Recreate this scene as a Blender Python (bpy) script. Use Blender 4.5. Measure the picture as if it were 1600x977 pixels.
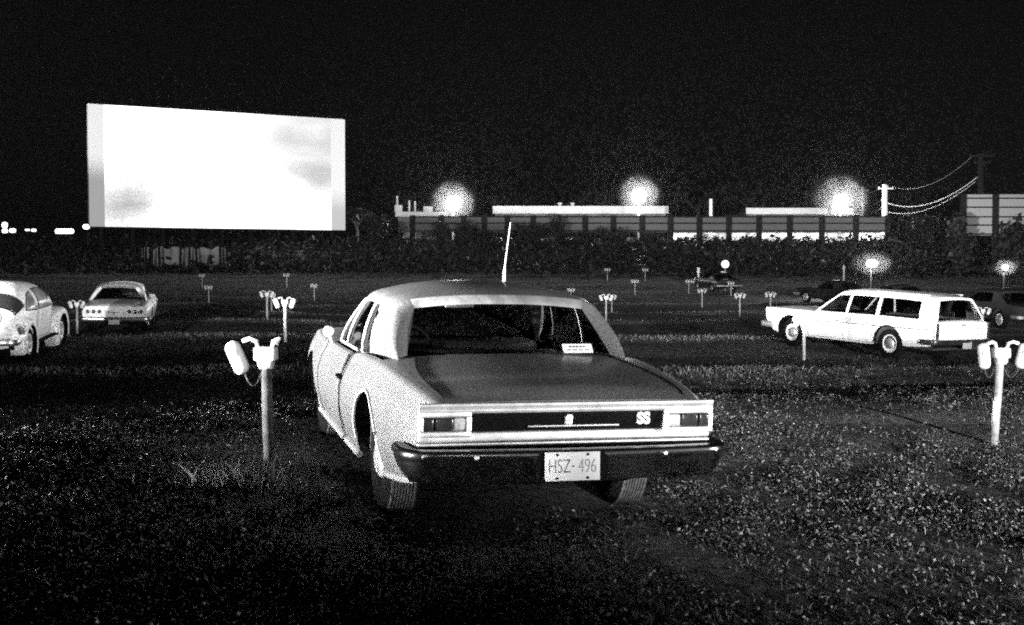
import bpy, bmesh, math, random
import numpy as np
from mathutils import Vector, Matrix
R = math.radians
rng = np.random.default_rng(7); random.seed(7)
for o in list(bpy.data.objects): bpy.data.objects.remove(o)
SC = bpy.context.scene
COL = SC.collection

# ------------------------------------------------------------------ camera
F_PX, HOR, CAM_Z = 2000.0, 414.0, 1.52
PITCH = math.atan((488.5 - HOR) / F_PX)
cd = bpy.data.cameras.new('camera'); cam = bpy.data.objects.new('camera', cd); COL.objects.link(cam)
cd.sensor_width = 36.0; cd.lens = 36.0 * F_PX / 1600.0; cd.clip_start = 0.05; cd.clip_end = 3000
cam.location = (0, 0, CAM_Z); cam.rotation_euler = (R(90) - PITCH, 0, 0)
SC.camera = cam

# ------------------------------------------------------------------ night sky
w = bpy.data.worlds.new('World'); SC.world = w; w.use_nodes = True
nt = w.node_tree; bg = nt.nodes['Background']
sky = nt.nodes.new('ShaderNodeTexSky'); sky.sky_type = 'NISHITA'; sky.sun_disc = False
sky.sun_elevation = R(-1); sky.sun_rotation = R(25)
bw = nt.nodes.new('ShaderNodeRGBToBW')
nt.links.new(sky.outputs[0], bw.inputs[0]); nt.links.new(bw.outputs[0], bg.inputs[0])
bg.inputs[1].default_value = 0.0031

# ------------------------------------------------------------------ unseen floodlights behind and beside the viewer, standing in for the lot lighting
def spot(name, loc, aim, power, cone, blend, radius):
    l = bpy.data.lights.new(name, 'SPOT'); l.energy = power; l.spot_size = R(cone); l.spot_blend = blend; l.shadow_soft_size = radius
    o = bpy.data.objects.new(name, l); COL.objects.link(o); o.location = loc
    d = Vector(aim) - Vector(loc); o.rotation_euler = d.to_track_quat('-Z', 'Y').to_euler(); return o
def cutoff(name, x, y, z, az, drop, power, blend, radius):      # shielded floodlight: wide beam with a level lower cut-off
    el = R(80 - drop); a = R(az)
    return spot(name, (x, y, z), (x + math.sin(a) * math.cos(el) * 100, y + math.cos(a) * math.cos(el) * 100, z + math.sin(el) * 100), power, 160, blend, radius)
cutoff('floodlight_booth', -26, -1, .62, 52, 0.82, 1400000, .006, 1.6)
cutoff('floodlight_office', 40, -6, 1.05, -60, 1.35, 190000, .010, .9)
cutoff('field_fill', -6, -60, 4.5, 6, 3.25, 400000, .006, .4)  # added beam that brightens the far field rows
spot('floodlight_stand', (14, -46, 4.6), (13.0, 14, 0.0), 400000, 28, 0.40, 0.5)

# ------------------------------------------------------------------ render look
SC.view_settings.view_transform = 'Standard'; SC.view_settings.look = 'None'
SC.view_settings.exposure = 0.0; SC.view_settings.gamma = 1.0; SC.view_settings.use_curve_mapping = False
SC.render.engine = 'CYCLES'
cy = SC.cycles
cy.use_denoising = False
cy.use_adaptive_sampling = True; cy.adaptive_threshold = 0.03; cy.adaptive_min_samples = 8
cy.max_bounces = 6; cy.diffuse_bounces = 2; cy.glossy_bounces = 3; cy.transparent_max_bounces = 12; cy.volume_bounces = 0
cy.sample_clamp_indirect = 1.5; cy.sample_clamp_direct = 14
cy.pixel_filter_type = 'GAUSSIAN'; cy.filter_width = 2.2

# ------------------------------------------------------------------ helpers
def mat(name, base=0.4, rough=0.5, metal=0.0, spec=0.5, coat=0.0, noise=None, bump=None, coord='Object', dust=None):
    m = bpy.data.materials.new(name); m.use_nodes = True; t = m.node_tree; b = t.nodes['Principled BSDF']
    b.inputs['Base Color'].default_value = (base, base, base, 1); b.inputs['Roughness'].default_value = rough
    b.inputs['Metallic'].default_value = metal; b.inputs['Specular IOR Level'].default_value = spec
    b.inputs['Coat Weight'].default_value = coat; b.inputs['Coat Roughness'].default_value = 0.12
    tc = t.nodes.new('ShaderNodeTexCoord')
    if noise:
        sc, amt = noise
        n = t.nodes.new('ShaderNodeTexNoise'); n.inputs['Scale'].default_value = sc; n.inputs['Detail'].default_value = 6
        t.links.new(tc.outputs[coord], n.inputs['Vector'])
        r = t.nodes.new('ShaderNodeMapRange'); r.inputs[1].default_value = 0.3; r.inputs[2].default_value = 0.7
        r.inputs[3].default_value = base * (1 - amt); r.inputs[4].default_value = min(1, base * (1 + amt))
        t.links.new(n.outputs[0], r.inputs[0]); t.links.new(r.outputs[0], b.inputs['Base Color'])
        if dust:                                     # fine dust and pitting on old paint
            n2 = t.nodes.new('ShaderNodeTexNoise'); n2.inputs['Scale'].default_value = dust[0]; n2.inputs['Detail'].default_value = 2; n2.inputs['Roughness'].default_value = .7
            t.links.new(tc.outputs[coord], n2.inputs['Vector']); r2 = t.nodes.new('ShaderNodeMapRange'); r2.inputs[1].default_value = .40; r2.inputs[2].default_value = .60
            r2.inputs[3].default_value = 1 - dust[1]; r2.inputs[4].default_value = 1 + dust[1]; t.links.new(n2.outputs[0], r2.inputs[0])
            k = t.nodes.new('ShaderNodeMath'); k.operation = 'MULTIPLY'; t.links.new(r.outputs[0], k.inputs[0]); t.links.new(r2.outputs[0], k.inputs[1]); t.links.new(k.outputs[0], b.inputs['Base Color'])
    if bump:
        sc, st = bump
        n = t.nodes.new('ShaderNodeTexNoise'); n.inputs['Scale'].default_value = sc; n.inputs['Detail'].default_value = 4
        t.links.new(tc.outputs[coord], n.inputs['Vector'])
        u = t.nodes.new('ShaderNodeBump'); u.inputs['Strength'].default_value = st; u.inputs['Distance'].default_value = 0.02
        t.links.new(n.outputs[0], u.inputs['Height']); t.links.new(u.outputs[0], b.inputs['Normal'])
    return m
def emit(name, strength, base=1.0):
    m = mat(name, base); b = m.node_tree.nodes['Principled BSDF']
    b.inputs['Emission Color'].default_value = (1, 1, 1, 1); b.inputs['Emission Strength'].default_value = strength; return m
def glass(name, tint=0.6, refl=0.9):
    m = bpy.data.materials.new(name); m.use_nodes = True; t = m.node_tree; t.nodes.clear()
    out = t.nodes.new('ShaderNodeOutputMaterial'); tr = t.nodes.new('ShaderNodeBsdfTransparent'); gl = t.nodes.new('ShaderNodeBsdfGlossy')
    fr = t.nodes.new('ShaderNodeFresnel'); mx = t.nodes.new('ShaderNodeMixShader'); fr.inputs[0].default_value = 1.5
    tr.inputs[0].default_value = (tint,) * 3 + (1,); gl.inputs[0].default_value = (refl,) * 3 + (1,); gl.inputs['Roughness'].default_value = 0.06
    t.links.new(fr.outputs[0], mx.inputs[0]); t.links.new(tr.outputs[0], mx.inputs[1]); t.links.new(gl.outputs[0], mx.inputs[2])
    t.links.new(mx.outputs[0], out.inputs[0]); return m
M = {}
M['silver'] = mat('silver_paint', 0.068, 0.42, 0.0, 0.5, 0.25, (3, 0.12), (420, 0.04), dust=(150, .6))
M['white'] = mat('white_paint', 0.58, 0.40, 0, 0.5, 0.2, (2, 0.06), (300, 0.03), dust=(40, .45))
M['cream'] = mat('cream_paint', 0.62, 0.40, 0, 0.5, 0.2, (2, 0.08), (300, 0.03), dust=(40, .5))
M['beetle'] = mat('beetle_paint', 0.55, 0.42, 0, 0.5, 0.2, (3, 0.10), (300, 0.04), dust=(40, .6))
M['dark'] = mat('dark_paint', 0.015, 0.25, 0, 0.5, 0.6, (3, 0.2))
M['chrome'] = mat('chrome', 0.75, 0.30, 1.0, 0.5, 0, (9, 0.12), (30, 0.03))
M['chrome_soft'] = mat('worn_chrome', 0.86, 0.50, 1.0, 0.5, 0, (12, 0.25), (18, .12))
M['bumper_chrome'] = mat('bumper_chrome', 0.75, 0.16, 1.0, 0.5, 0, (9, 0.12), (25, 0.03))
M['black'] = mat('black_trim', 0.006, 0.9, 0, 0.0)
M['under'] = mat('underbody', 0.004, 0.95, 0, 0.0)
M['rubber'] = mat('rubber', 0.004, 0.9, 0, 0.05, 0, (30, 0.4), (60, 0.2))
M['tread'] = mat('dusty_tread', 0.085, 0.9, 0, 0.1, 0, (30, 0.5), (60, 0.2))
M['seat'] = mat('seat_vinyl', 0.025, 0.55, 0, 0.3, 0, (20, 0.3))
M['lens'] = mat('dark_lens', 0.02, 0.2, 0, 0.5)
M['reverse'] = mat('clear_lens', 0.45, 0.3, 0, 0.5, 0.3, (60, 0.3))
M['plate'] = mat('plate_paint', 0.50, 0.5, 0, 0.5, 0, (40, 0.06))
M['ink'] = mat('plate_ink', 0.05, 0.6, 0, 0.3, 0, (60, 0.5))
M['glass'] = glass('window_glass', 0.45)
M['glass_dark'] = glass('tinted_glass', 0.25)
M['dim_post'] = mat('dimmed_pipe', 0.035, 0.8, 0, 0.2, 0, (9, 0.85), (40, 0.3))  # post darkened in colour against the strong left floodlight, mottled with grime
M['post'] = mat('weathered_galvanized', 0.26, 0.6, 0.0, 0.4, 0, (14, 0.45), (40, 0.15))
M['box'] = mat('cast_aluminium', 0.45, 0.5, 0, 0.5, 0, (18, 0.12), (60, 0.08))
M['cable'] = mat('rubber_cable', 0.03, 0.7)
M['wood'] = mat('creosoted_wood', 0.007, 0.9, 0, 0.1, 0, (6, 0.4), (20, 0.3))
M['whitewash'] = mat('whitewash', 0.80, 0.8, 0, 0.2, 0, (1.2, 0.10), (8, 0.1))
M['concrete'] = mat('pale_concrete', 0.20, 0.9, 0, 0.2, 0, (0.6, 0.5), (8, 0.3))
M['roofing'] = mat('roofing', 0.05, 0.9)
M['bark'] = mat('bark', 0.05, 0.95, 0, 0.1, 0, (8, 0.4), (12, 0.5))
M['paper'] = mat('sticker_paper', 0.5, 0.6)

class MB:
    def __init__(s): s.v = []; s.f = []; s.m = []
    def add(s, vs, fs, mi=0):
        o = len(s.v); s.v += [tuple(map(float, v)) for v in vs]
        for f in fs: s.f.append(tuple(i + o for i in f)); s.m.append(mi)
    def grid(s, P, mi=0, close=False, mask=None):
        n, k = len(P), len(P[0]); vs = [p for r in P for p in r]; fs = []
        for i in range(n - (0 if close else 1)):
            for j in range(k - 1):
                if mask is None or mask(i, j):
                    a = i * k + j; b = ((i + 1) % n) * k + j; fs.append((a, a + 1, b + 1, b))
        s.add(vs, fs, mi)
    def box(s, c, d, mi=0, rot=None, bev=0.0):
        hx, hy, hz = d[0] / 2, d[1] / 2, d[2] / 2
        if bev <= 0:
            vs = [Vector((x, y, z)) for x in (-hx, hx) for y in (-hy, hy) for z in (-hz, hz)]
            fs = [(0, 1, 3, 2), (4, 6, 7, 5), (0, 4, 5, 1), (2, 3, 7, 6), (0, 2, 6, 4), (1, 5, 7, 3)]
        else:
            bm = bmesh.new(); bmesh.ops.create_cube(bm, size=1)
            for v in bm.verts: v.co = Vector((v.co.x * d[0], v.co.y * d[1], v.co.z * d[2]))
            bmesh.ops.bevel(bm, geom=bm.edges[:], offset=bev, segments=3, affect='EDGES', profile=0.5)
            bm.verts.index_update(); vs = [v.co.copy() for v in bm.verts]; fs = [tuple(v.index for v in f.verts) for f in bm.faces]; bm.free()
        if rot is not None: vs = [rot @ v for v in vs]
        s.add([v + Vector(c) for v in vs], fs, mi)
    def tube(s, path, r, n=8, mi=0, caps=True, r2=None, closed=False):
        P = [Vector(p) for p in path]; L = len(P); rings = []
        for i, p in enumerate(P):
            a = P[(i - 1) % L] if (i > 0 or closed) else P[i]; b = P[(i + 1) % L] if (i < L - 1 or closed) else P[i]
            d = (b - a).normalized(); up = Vector((0, 0, 1)) if abs(d.z) < 0.9 else Vector((0, 1, 0))
            u = d.cross(up).normalized(); v = u.cross(d)
            rr = r if r2 is None else r + (r2 - r) * i / (L - 1)
            rings.append([p + (u * math.cos(2 * math.pi * k / n) + v * math.sin(2 * math.pi * k / n)) * rr for k in range(n + 1)])
        s.grid(rings, mi, close=closed)
        if caps and not closed:
            s.add(rings[0][:-1], [tuple(range(n))], mi); s.add(rings[-1][:-1], [tuple(range(n))[::-1]], mi)
    def lathe(s, prof, n=32, axis='z', c=(0, 0, 0), mi=0):
        rows = []
        for k in range(n + 1):
            a = 2 * math.pi * k / n; ca, sa = math.cos(a), math.sin(a); row = []
            for r, h in prof:
                p = (r * ca, r * sa, h) if axis == 'z' else ((h, r * ca, r * sa) if axis == 'x' else (r * ca, h, r * sa))
                row.append((p[0] + c[0], p[1] + c[1], p[2] + c[2]))
            rows.append(row)
        s.grid(rows, mi)
    def prism(s, poly, y0, y1, mi=0):            # polygon in (x,z) extruded along y
        n = len(poly); vs = [(x, y0, z) for x, z in poly] + [(x, y1, z) for x, z in poly]
        s.add(vs, [tuple(range(n)), tuple(range(n, 2 * n))[::-1]] + [(i, (i + 1) % n, n + (i + 1) % n, n + i) for i in range(n)], mi)
    def build(s, name, mats, parent=None, smooth=True, ang=35, merge=1e-4):
        me = bpy.data.meshes.new(name)
        bm = bmesh.new(); vs = [bm.verts.new(v) for v in s.v]
        for f, mi in zip(s.f, s.m):
            try:
                q = bm.faces.new([vs[i] for i in f]); q.material_index = mi; q.smooth = smooth
            except ValueError: pass
        if merge: bmesh.ops.remove_doubles(bm, verts=bm.verts[:], dist=merge)
        bmesh.ops.recalc_face_normals(bm, faces=bm.faces[:]); bm.to_mesh(me); bm.free()
        if not isinstance(mats, (list, tuple)): mats = [mats]
        for m in mats: me.materials.append(m)
        if smooth: me.set_sharp_from_angle(angle=R(ang))
        o = bpy.data.objects.new(name, me); COL.objects.link(o)
        if parent: o.parent = parent
        return o
def npmesh(name, V, Fq, m, parent=None, smooth=False):
    me = bpy.data.meshes.new(name); k = Fq.shape[1]
    me.vertices.add(len(V)); me.vertices.foreach_set('co', V.astype(np.float32).ravel())
    me.loops.add(Fq.size); me.loops.foreach_set('vertex_index', Fq.astype(np.int32).ravel())
    me.polygons.add(len(Fq)); me.polygons.foreach_set('loop_start', np.arange(0, Fq.size, k, dtype=np.int32))
    if smooth: me.polygons.foreach_set('use_smooth', np.ones(len(Fq), dtype=bool))
    me.materials.append(m); me.update(calc_edges=True); me.validate()
    o = bpy.data.objects.new(name, me); COL.objects.link(o)
    if parent: o.parent = parent
    return o
def tag(o, label=None, cat=None, group=None, kind=None):
    for k, v in (('label', label), ('category', cat), ('group', group), ('kind', kind)):
        if v: o[k] = v
    return o
def empty(name, loc, rot=(0, 0, 0)):
    o = bpy.data.objects.new(name, None); COL.objects.link(o); o.location = loc; o.rotation_euler = rot; o.empty_display_size = 0.2; return o
def copy_tree(o, parent=None):
    c = o.copy(); COL.objects.link(c); c.parent = parent
    for ch in [x for x in o.children]: copy_tree(ch, c)
    return c
def pchip(xs, ys):
    xs = np.array(xs, float); ys = np.array(ys, float); h = np.diff(xs); d = np.diff(ys) / h; n = len(xs); m = np.zeros(n)
    for i in range(1, n - 1):
        if d[i - 1] * d[i] > 0:
            w1 = 2 * h[i] + h[i - 1]; w2 = h[i] + 2 * h[i - 1]; m[i] = (w1 + w2) / (w1 / d[i - 1] + w2 / d[i])
    m[0], m[-1] = d[0], d[-1]
    def f(x):
        x = np.clip(np.asarray(x, float), xs[0], xs[-1]); i = np.clip(np.searchsorted(xs, x) - 1, 0, n - 2); t = (x - xs[i]) / h[i]
        return ((1 + 2 * t) * (1 - t) ** 2 * ys[i] + t * (1 - t) ** 2 * h[i] * m[i] + t * t * (3 - 2 * t) * ys[i + 1] + t * t * (t - 1) * h[i] * m[i + 1])
    return f
def at(px, D): return (px - 800.0) / F_PX * D
def zat(py, D):
    a = math.atan((488.5 - py) / F_PX) - PITCH
    return CAM_Z + D * math.tan(a)

# ------------------------------------------------------------------ terrain
TH = R(15.3); SN, CS = math.sin(TH), math.cos(TH)
_row = pchip([-200, -60, 0, 4, 7.8, 10.7, 12.3, 14.8, 18, 21.3, 23.5, 26.6, 29.4, 31.2, 34, 39.5, 42.6, 44.6, 47.5, 54, 55.8, 58.5, 66, 68.5, 71.5, 78, 92, 106, 400],
             [.2, .2, .08, .02, 0, .10, .12, .02, -.20, -.16, -.36, -.34, -.19, -.15, -.50, -.52, -.36, -.32, -.62, -.46, -.42, -.68, -.50, -.45, -.62, -.36, .12, .62, .7])
_bank = pchip([-300, 104, 112, 136, 142, 900], [0, 0, .5, 3.05, 3.1, 3.1])
_side = pchip([-300, 1.5, 4.5, 7.2, 20, 40, 300], [0, 0, -.09, -.2, -.24, -.3, -.3])
_hn = [(rng.uniform(.25, 3.2), rng.uniform(0, 6.28), rng.uniform(0, 6.28)) for _ in range(26)]
def zg(X, Y):
    X = np.asarray(X, float); Y = np.asarray(Y, float)
    s = -SN * X + CS * Y; t = CS * X + SN * Y
    s2 = s + 0.0012 * (t - 2) ** 2 * np.clip((s - 14) / 20, 0, 1) * np.clip(1 - np.abs(t) / 160, 0, 1)
    z = _row(s2) + _side(t) * np.clip((s - 5) / 5, 0, 1) * np.clip((105 - Y) / 40, 0, 1) + _bank(Y)
    n = 0
    for k, a, p in _hn: n = n + np.sin(k * (X * math.cos(a) + Y * math.sin(a)) + p) / (1 + k * 2.2)
    return z + 0.016 * n * np.clip(np.abs(s - 9.3) / 3 - .6, 0.12, 1)
def axis_pts(parts):
    out = []
    for a, b, st in parts: out += list(np.arange(a, b, st))
    return np.array(out + [parts[-1][1]])
gx = axis_pts([(-420, -90, 22), (-90, -30, 1.5), (-30, -7, .35), (-7, 8, .12), (8, 32, .3), (32, 100, 1.5), (100, 420, 22)])
gy = axis_pts([(-120, 0, 4), (0, 2.5, .5), (2.5, 16, .1), (16, 36, .16), (36, 80, .3), (80, 145, 1.0), (145, 260, 6), (260, 900, 40)])
GX, GY = np.meshgrid(gx, gy); GZ = zg(GX, GY)
V = np.stack([GX, GY, GZ], -1).reshape(-1, 3); nx = len(gx); ny = len(gy)
I = (np.arange(ny - 1)[:, None] * nx + np.arange(nx - 1)[None, :]).ravel()
def ground_mat():
    m = bpy.data.materials.new('worn_grass_and_dirt'); m.use_nodes = True; t = m.node_tree; b = t.nodes['Principled BSDF']; N = t.nodes.new; Lk = t.links.new
    b.inputs['Roughness'].default_value = 1.0; b.inputs['Specular IOR Level'].default_value = 0.05
    tc = N('ShaderNodeTexCoord'); mp = N('ShaderNodeMapping'); mp.inputs['Rotation'].default_value = (0, 0, -TH); Lk(tc.outputs['Object'], mp.inputs[0])
    def noise(scale, det, src, rough=.6):
        n = N('ShaderNodeTexNoise'); n.inputs['Scale'].default_value = scale; n.inputs['Detail'].default_value = det; n.inputs['Roughness'].default_value = rough; Lk(src, n.inputs['Vector']); return n.outputs[0]
    def rng_(v, a, b_, c, d):
        r = N('ShaderNodeMapRange'); r.inputs[1].default_value = a; r.inputs[2].default_value = b_; r.inputs[3].default_value = c; r.inputs[4].default_value = d; Lk(v, r.inputs[0]); return r.outputs[0]
    def mul(a, c, op='MULTIPLY'):
        n = N('ShaderNodeMath'); n.operation = op; Lk(a, n.inputs[0]); 
        if isinstance(c, float): n.inputs[1].default_value = c
        else: Lk(c, n.inputs[1])
        return n.outputs[0]
    st = N('ShaderNodeMapping'); st.inputs['Scale'].default_value = (.10, .9, 1); Lk(mp.outputs[0], st.inputs[0])
    lanes = rng_(noise(.55, 5, st.outputs[0]), .38, .62, .35, 1.4)         # wheel-worn lanes along the rows
    patch = rng_(noise(.35, 4, tc.outputs['Object']), .35, .65, .55, 1.25)
    tuft = rng_(noise(9, 8, tc.outputs['Object'], .75), .40, .66, .25, 1.6)
    fine = rng_(noise(48, 8, tc.outputs['Object'], .85), .38, .64, .15, 1.9)
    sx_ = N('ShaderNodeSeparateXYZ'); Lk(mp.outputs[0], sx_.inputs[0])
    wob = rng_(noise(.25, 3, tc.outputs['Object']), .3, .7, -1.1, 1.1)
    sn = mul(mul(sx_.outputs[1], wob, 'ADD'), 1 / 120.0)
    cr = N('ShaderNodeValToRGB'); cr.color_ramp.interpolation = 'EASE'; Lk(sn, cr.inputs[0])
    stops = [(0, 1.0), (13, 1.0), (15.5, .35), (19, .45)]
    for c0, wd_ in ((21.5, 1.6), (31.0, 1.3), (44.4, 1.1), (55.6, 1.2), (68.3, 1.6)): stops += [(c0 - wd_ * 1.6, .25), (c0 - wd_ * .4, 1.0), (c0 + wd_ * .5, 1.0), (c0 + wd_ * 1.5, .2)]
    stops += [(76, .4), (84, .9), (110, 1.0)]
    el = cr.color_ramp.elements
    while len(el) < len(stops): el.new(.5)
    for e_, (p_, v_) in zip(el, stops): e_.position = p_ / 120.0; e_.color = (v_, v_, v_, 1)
    lit_verge = rng_(cr.outputs[0], 0, 1, 0, 2.4)  # paler crest grass, with lit crests and shaded hollows coloured in
    c = mul(mul(mul(mul(lanes, patch), lit_verge), mul(tuft, fine)), 0.125)
    c = mul(c, 0.30, 'MINIMUM')
    Lk(c, b.inputs['Base Color'])
    u = N('ShaderNodeBump'); u.inputs['Strength'].default_value = 0.8; u.inputs['Distance'].default_value = 0.05
    Lk(noise(22, 8, tc.outputs['Object'], .8), u.inputs['Height']); Lk(u.outputs[0], b.inputs['Normal'])
    return m
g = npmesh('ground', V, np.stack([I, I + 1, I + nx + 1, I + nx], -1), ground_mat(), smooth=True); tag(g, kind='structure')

# ------------------------------------------------------------------ grass and clover litter near the camera
def leafmat(name, lo, hi, pw=2.2):
    m = mat(name, (lo + hi) / 2, .6, 0, .25); t = m.node_tree; b = t.nodes['Principled BSDF']
    ge = t.nodes.new('ShaderNodeNewGeometry'); r = t.nodes.new('ShaderNodeMapRange'); p = t.nodes.new('ShaderNodeMath'); p.operation = 'POWER'; p.inputs[1].default_value = pw
    r.inputs[3].default_value = lo; r.inputs[4].default_value = hi
    t.links.new(ge.outputs['Random Per Island'], p.inputs[0]); t.links.new(p.outputs[0], r.inputs[0]); t.links.new(r.outputs[0], b.inputs['Base Color']); return m
def wav(X, Y, sc, seed):
    r = np.random.default_rng(seed); n = 0
    for i in range(9):
        a = r.uniform(0, 6.28); k = sc * r.uniform(.6, 2.4); n = n + np.sin(k * (X * math.cos(a) + Y * math.sin(a)) + r.uniform(0, 6.28))
    return n / 4.0
def rut(X, Y):                                      # wheel ruts pressed into the grass by cars driving out of the row
    s = -SN * X + CS * Y; t = CS * X + SN * Y; v = 0
    for t0, c in ((2.55, .0), (3.95, .0), (5.6, .02), (7.0, .02), (-3.6, -.01), (-5.0, -.01)):
        v = np.maximum(v, np.exp(-((t - t0 - c * (s - 6) ** 2 - .12 * np.sin(s * .8 + t0)) / .17) ** 4))
    return .9 * v * np.clip(.75 + .5 * np.sin(s * 2.1 + 3 * t), .3, 1)
def scatter_leaves(n, d0, d1):
    D = d0 * (d1 / d0) ** rng.random(n) ; u = rng.uniform(-.60, .60, n); X = u * D; Y = D
    dens = np.clip(.42 + .75 * wav(X, Y, 1.3, 3) + .5 * wav(X, Y, 5, 4), 0.12, 1)
    k = rng.random(n) < dens * (1 - rut(X, Y)); return X[k], Y[k]
X, Y = scatter_leaves(310000, 4.6, 24)
def under_car(X, Y):
    lx = CS * (X + .022) + SN * (Y - 8.08); ly = -SN * (X + .022) + CS * (Y - 8.08)
    return (np.abs(lx) < .98) & (ly > -.35) & (ly < 3.9)
k = ~under_car(X, Y); X, Y = X[k], Y[k]; n = len(X)
sz = rng.uniform(.003, .009, n) * (1 + Y / 40); az = rng.uniform(0, 6.28, n); tl = rng.uniform(-.9, .9, n); z0 = zg(X, Y) + rng.uniform(.004, .05, n)
ax = np.stack([np.cos(az), np.sin(az), np.sin(tl) * .9], -1); bx = np.stack([-np.sin(az), np.cos(az), rng.uniform(-.9, .9, n)], -1)
C = np.stack([X, Y, z0], -1); L1 = ax * sz[:, None] * 1.25; W1 = bx * sz[:, None] * .75
VV = np.stack([C - L1, C + W1 - L1 * .1, C + L1, C - W1 - L1 * .1], 1).reshape(-1, 3)
cl = npmesh('clover_litter', VV, np.arange(4 * n).reshape(-1, 4), leafmat('clover_leaf', .01, .48, 2.8)); tag(cl, kind='stuff')
def blades(X, Y, hmin, hmax, wid, lean):
    n = len(X); z = zg(X, Y); h = rng.uniform(hmin, hmax, n); az = rng.uniform(0, 6.28, n); la = rng.uniform(0, 6.28, n); ln = rng.uniform(.1, lean, n) * h
    ux, uy = np.cos(az) * wid, np.sin(az) * wid; lx, ly = np.cos(la) * ln, np.sin(la) * ln
    b = np.stack([X, Y, z - .005], -1); mid = b + np.stack([lx * .4, ly * .4, h * .62], -1); tip = b + np.stack([lx, ly, h], -1); s = np.stack([ux, uy, 0 * ux], -1)
    Vv = np.stack([b - s, b + s, mid + s * .7, tip, mid - s * .7], 1).reshape(-1, 3)
    return Vv, np.arange(5 * n).reshape(-1, 5)
X, Y = scatter_leaves(250000, 4.6, 30); k = ~under_car(X, Y); X, Y = X[k], Y[k]
Vv, Ff = blades(X, Y, .015, .05, .003, 1.4); gr = npmesh('grass', Vv, Ff, leafmat('grass_blade', .015, .25, 3.5)); tag(gr, kind='stuff')

vx, vy = [], []
for c0, wd_, n in ((21.3, .9, 9000), (31.2, .6, 9000), (44.6, .7, 9000), (55.8, .8, 8000), (68.5, 1.2, 8000), (84, 9, 16000)):
    t_ = rng.uniform(-.46, .46, n) * c0 * 1.15; s_ = c0 + rng.normal(0, wd_ * .75, n) + .35 * np.sin(t_ * .35 + c0) - 0.0012 * (t_ - 2) ** 2 * min(1, (c0 - 14) / 20)
    kk = rng.random(n) < np.clip(.6 + .5 * np.sin(t_ * .6 + c0) + .3 * np.sin(t_ * 1.7), .12, 1)
    vx.append((CS * t_ - SN * s_)[kk]); vy.append((SN * t_ + CS * s_)[kk])
X, Y = np.concatenate(vx), np.concatenate(vy); Vv, Ff = blades(X, Y, .03, .10, .010, 1.2)
tag(npmesh('verge_grass', Vv, Ff, leafmat('verge_blade', .04, .24)), kind='stuff')

# ------------------------------------------------------------------ cars
def wheel_meshes(r, wd, rim, style):   # tread and sidewall are separate material slots
    t = MB(); h = wd / 2; e = .025
    sw = [(rim, -h + .02), (rim + .03, -h), (r - .05, -h - .004), (r - e, -h + .006), (r, -h + .026)]; prof = [sw[-1]]
    ng = 8; a0, a1 = -h + .028, h - .028
    for i in range(ng):
        c0 = a0 + (a1 - a0) * i / ng; c1 = a0 + (a1 - a0) * (i + 1) / ng; gw = (c1 - c0) * .20
        prof += [(r + .003, c0 + gw), (r + .003, c1 - gw), (r - .009, c1 - gw * .6), (r - .009, c1 + gw * .6)] if i < ng - 1 else [(r + .003, c0 + gw), (r + .003, c1 - gw)]
    prof += [(r, h - .026)]
    t.lathe(sw, 56, 'x'); t.lathe([(a, -b) for a, b in sw], 56, 'x')
    t.lathe(prof, 56, 'x', mi=1)
    q = MB()                                       # outer face toward -x
    q.lathe([(rim + .004, h - .03), (rim + .004, -h + .03), (rim + .012, -h + .008), (rim - .008, -h + .006), (rim - .02, -h + .03), (rim - .05, -h + .045), (.09, -h + .03), (.0, -h + .03)], 40, 'x')
    c = MB()
    if style == 'full': c.lathe([(rim - .012, -h + .012), (rim - .03, -h - .006), (rim * .62, -h - .002), (rim * .5, -h + .012), (.06, -h - .012), (.03, -h - .022), (0, -h - .024)], 40, 'x')
    else: c.lathe([(.125, -h + .03), (.115, -h + .005), (.09, -h - .012), (.05, -h - .022), (0, -h - .026)], 28, 'x')
    return t, q, c
_wc = {}
def add_wheel(root, x, y, r, wd, rim, style, rimmat):
    tread = M['tread'] if wd > .2 else M['rubber']; key = (r, wd, rim, style, rimmat.name)
    if key not in _wc:
        t, q, c = wheel_meshes(r, wd, rim, style)
        a = q.build('wheel', rimmat); b = t.build('tyre', [M['rubber'], tread], ang=20); d = c.build('hubcap', M['chrome_soft'])
        _wc[key] = (a.data, b.data, d.data)
        for o in (a, b, d): bpy.data.objects.remove(o)
    ds = _wc[key]; wl = bpy.data.objects.new('wheel', ds[0]); COL.objects.link(wl); wl.parent = root; wl.location = (x, y, r - .012)
    if x > 0: wl.rotation_euler = (0, 0, math.pi)
    for nme, dd in (('tyre', ds[1]), ('hubcap', ds[2])):
        o = bpy.data.objects.new(nme, dd); COL.objects.link(o); o.parent = wl
    return wl

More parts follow.
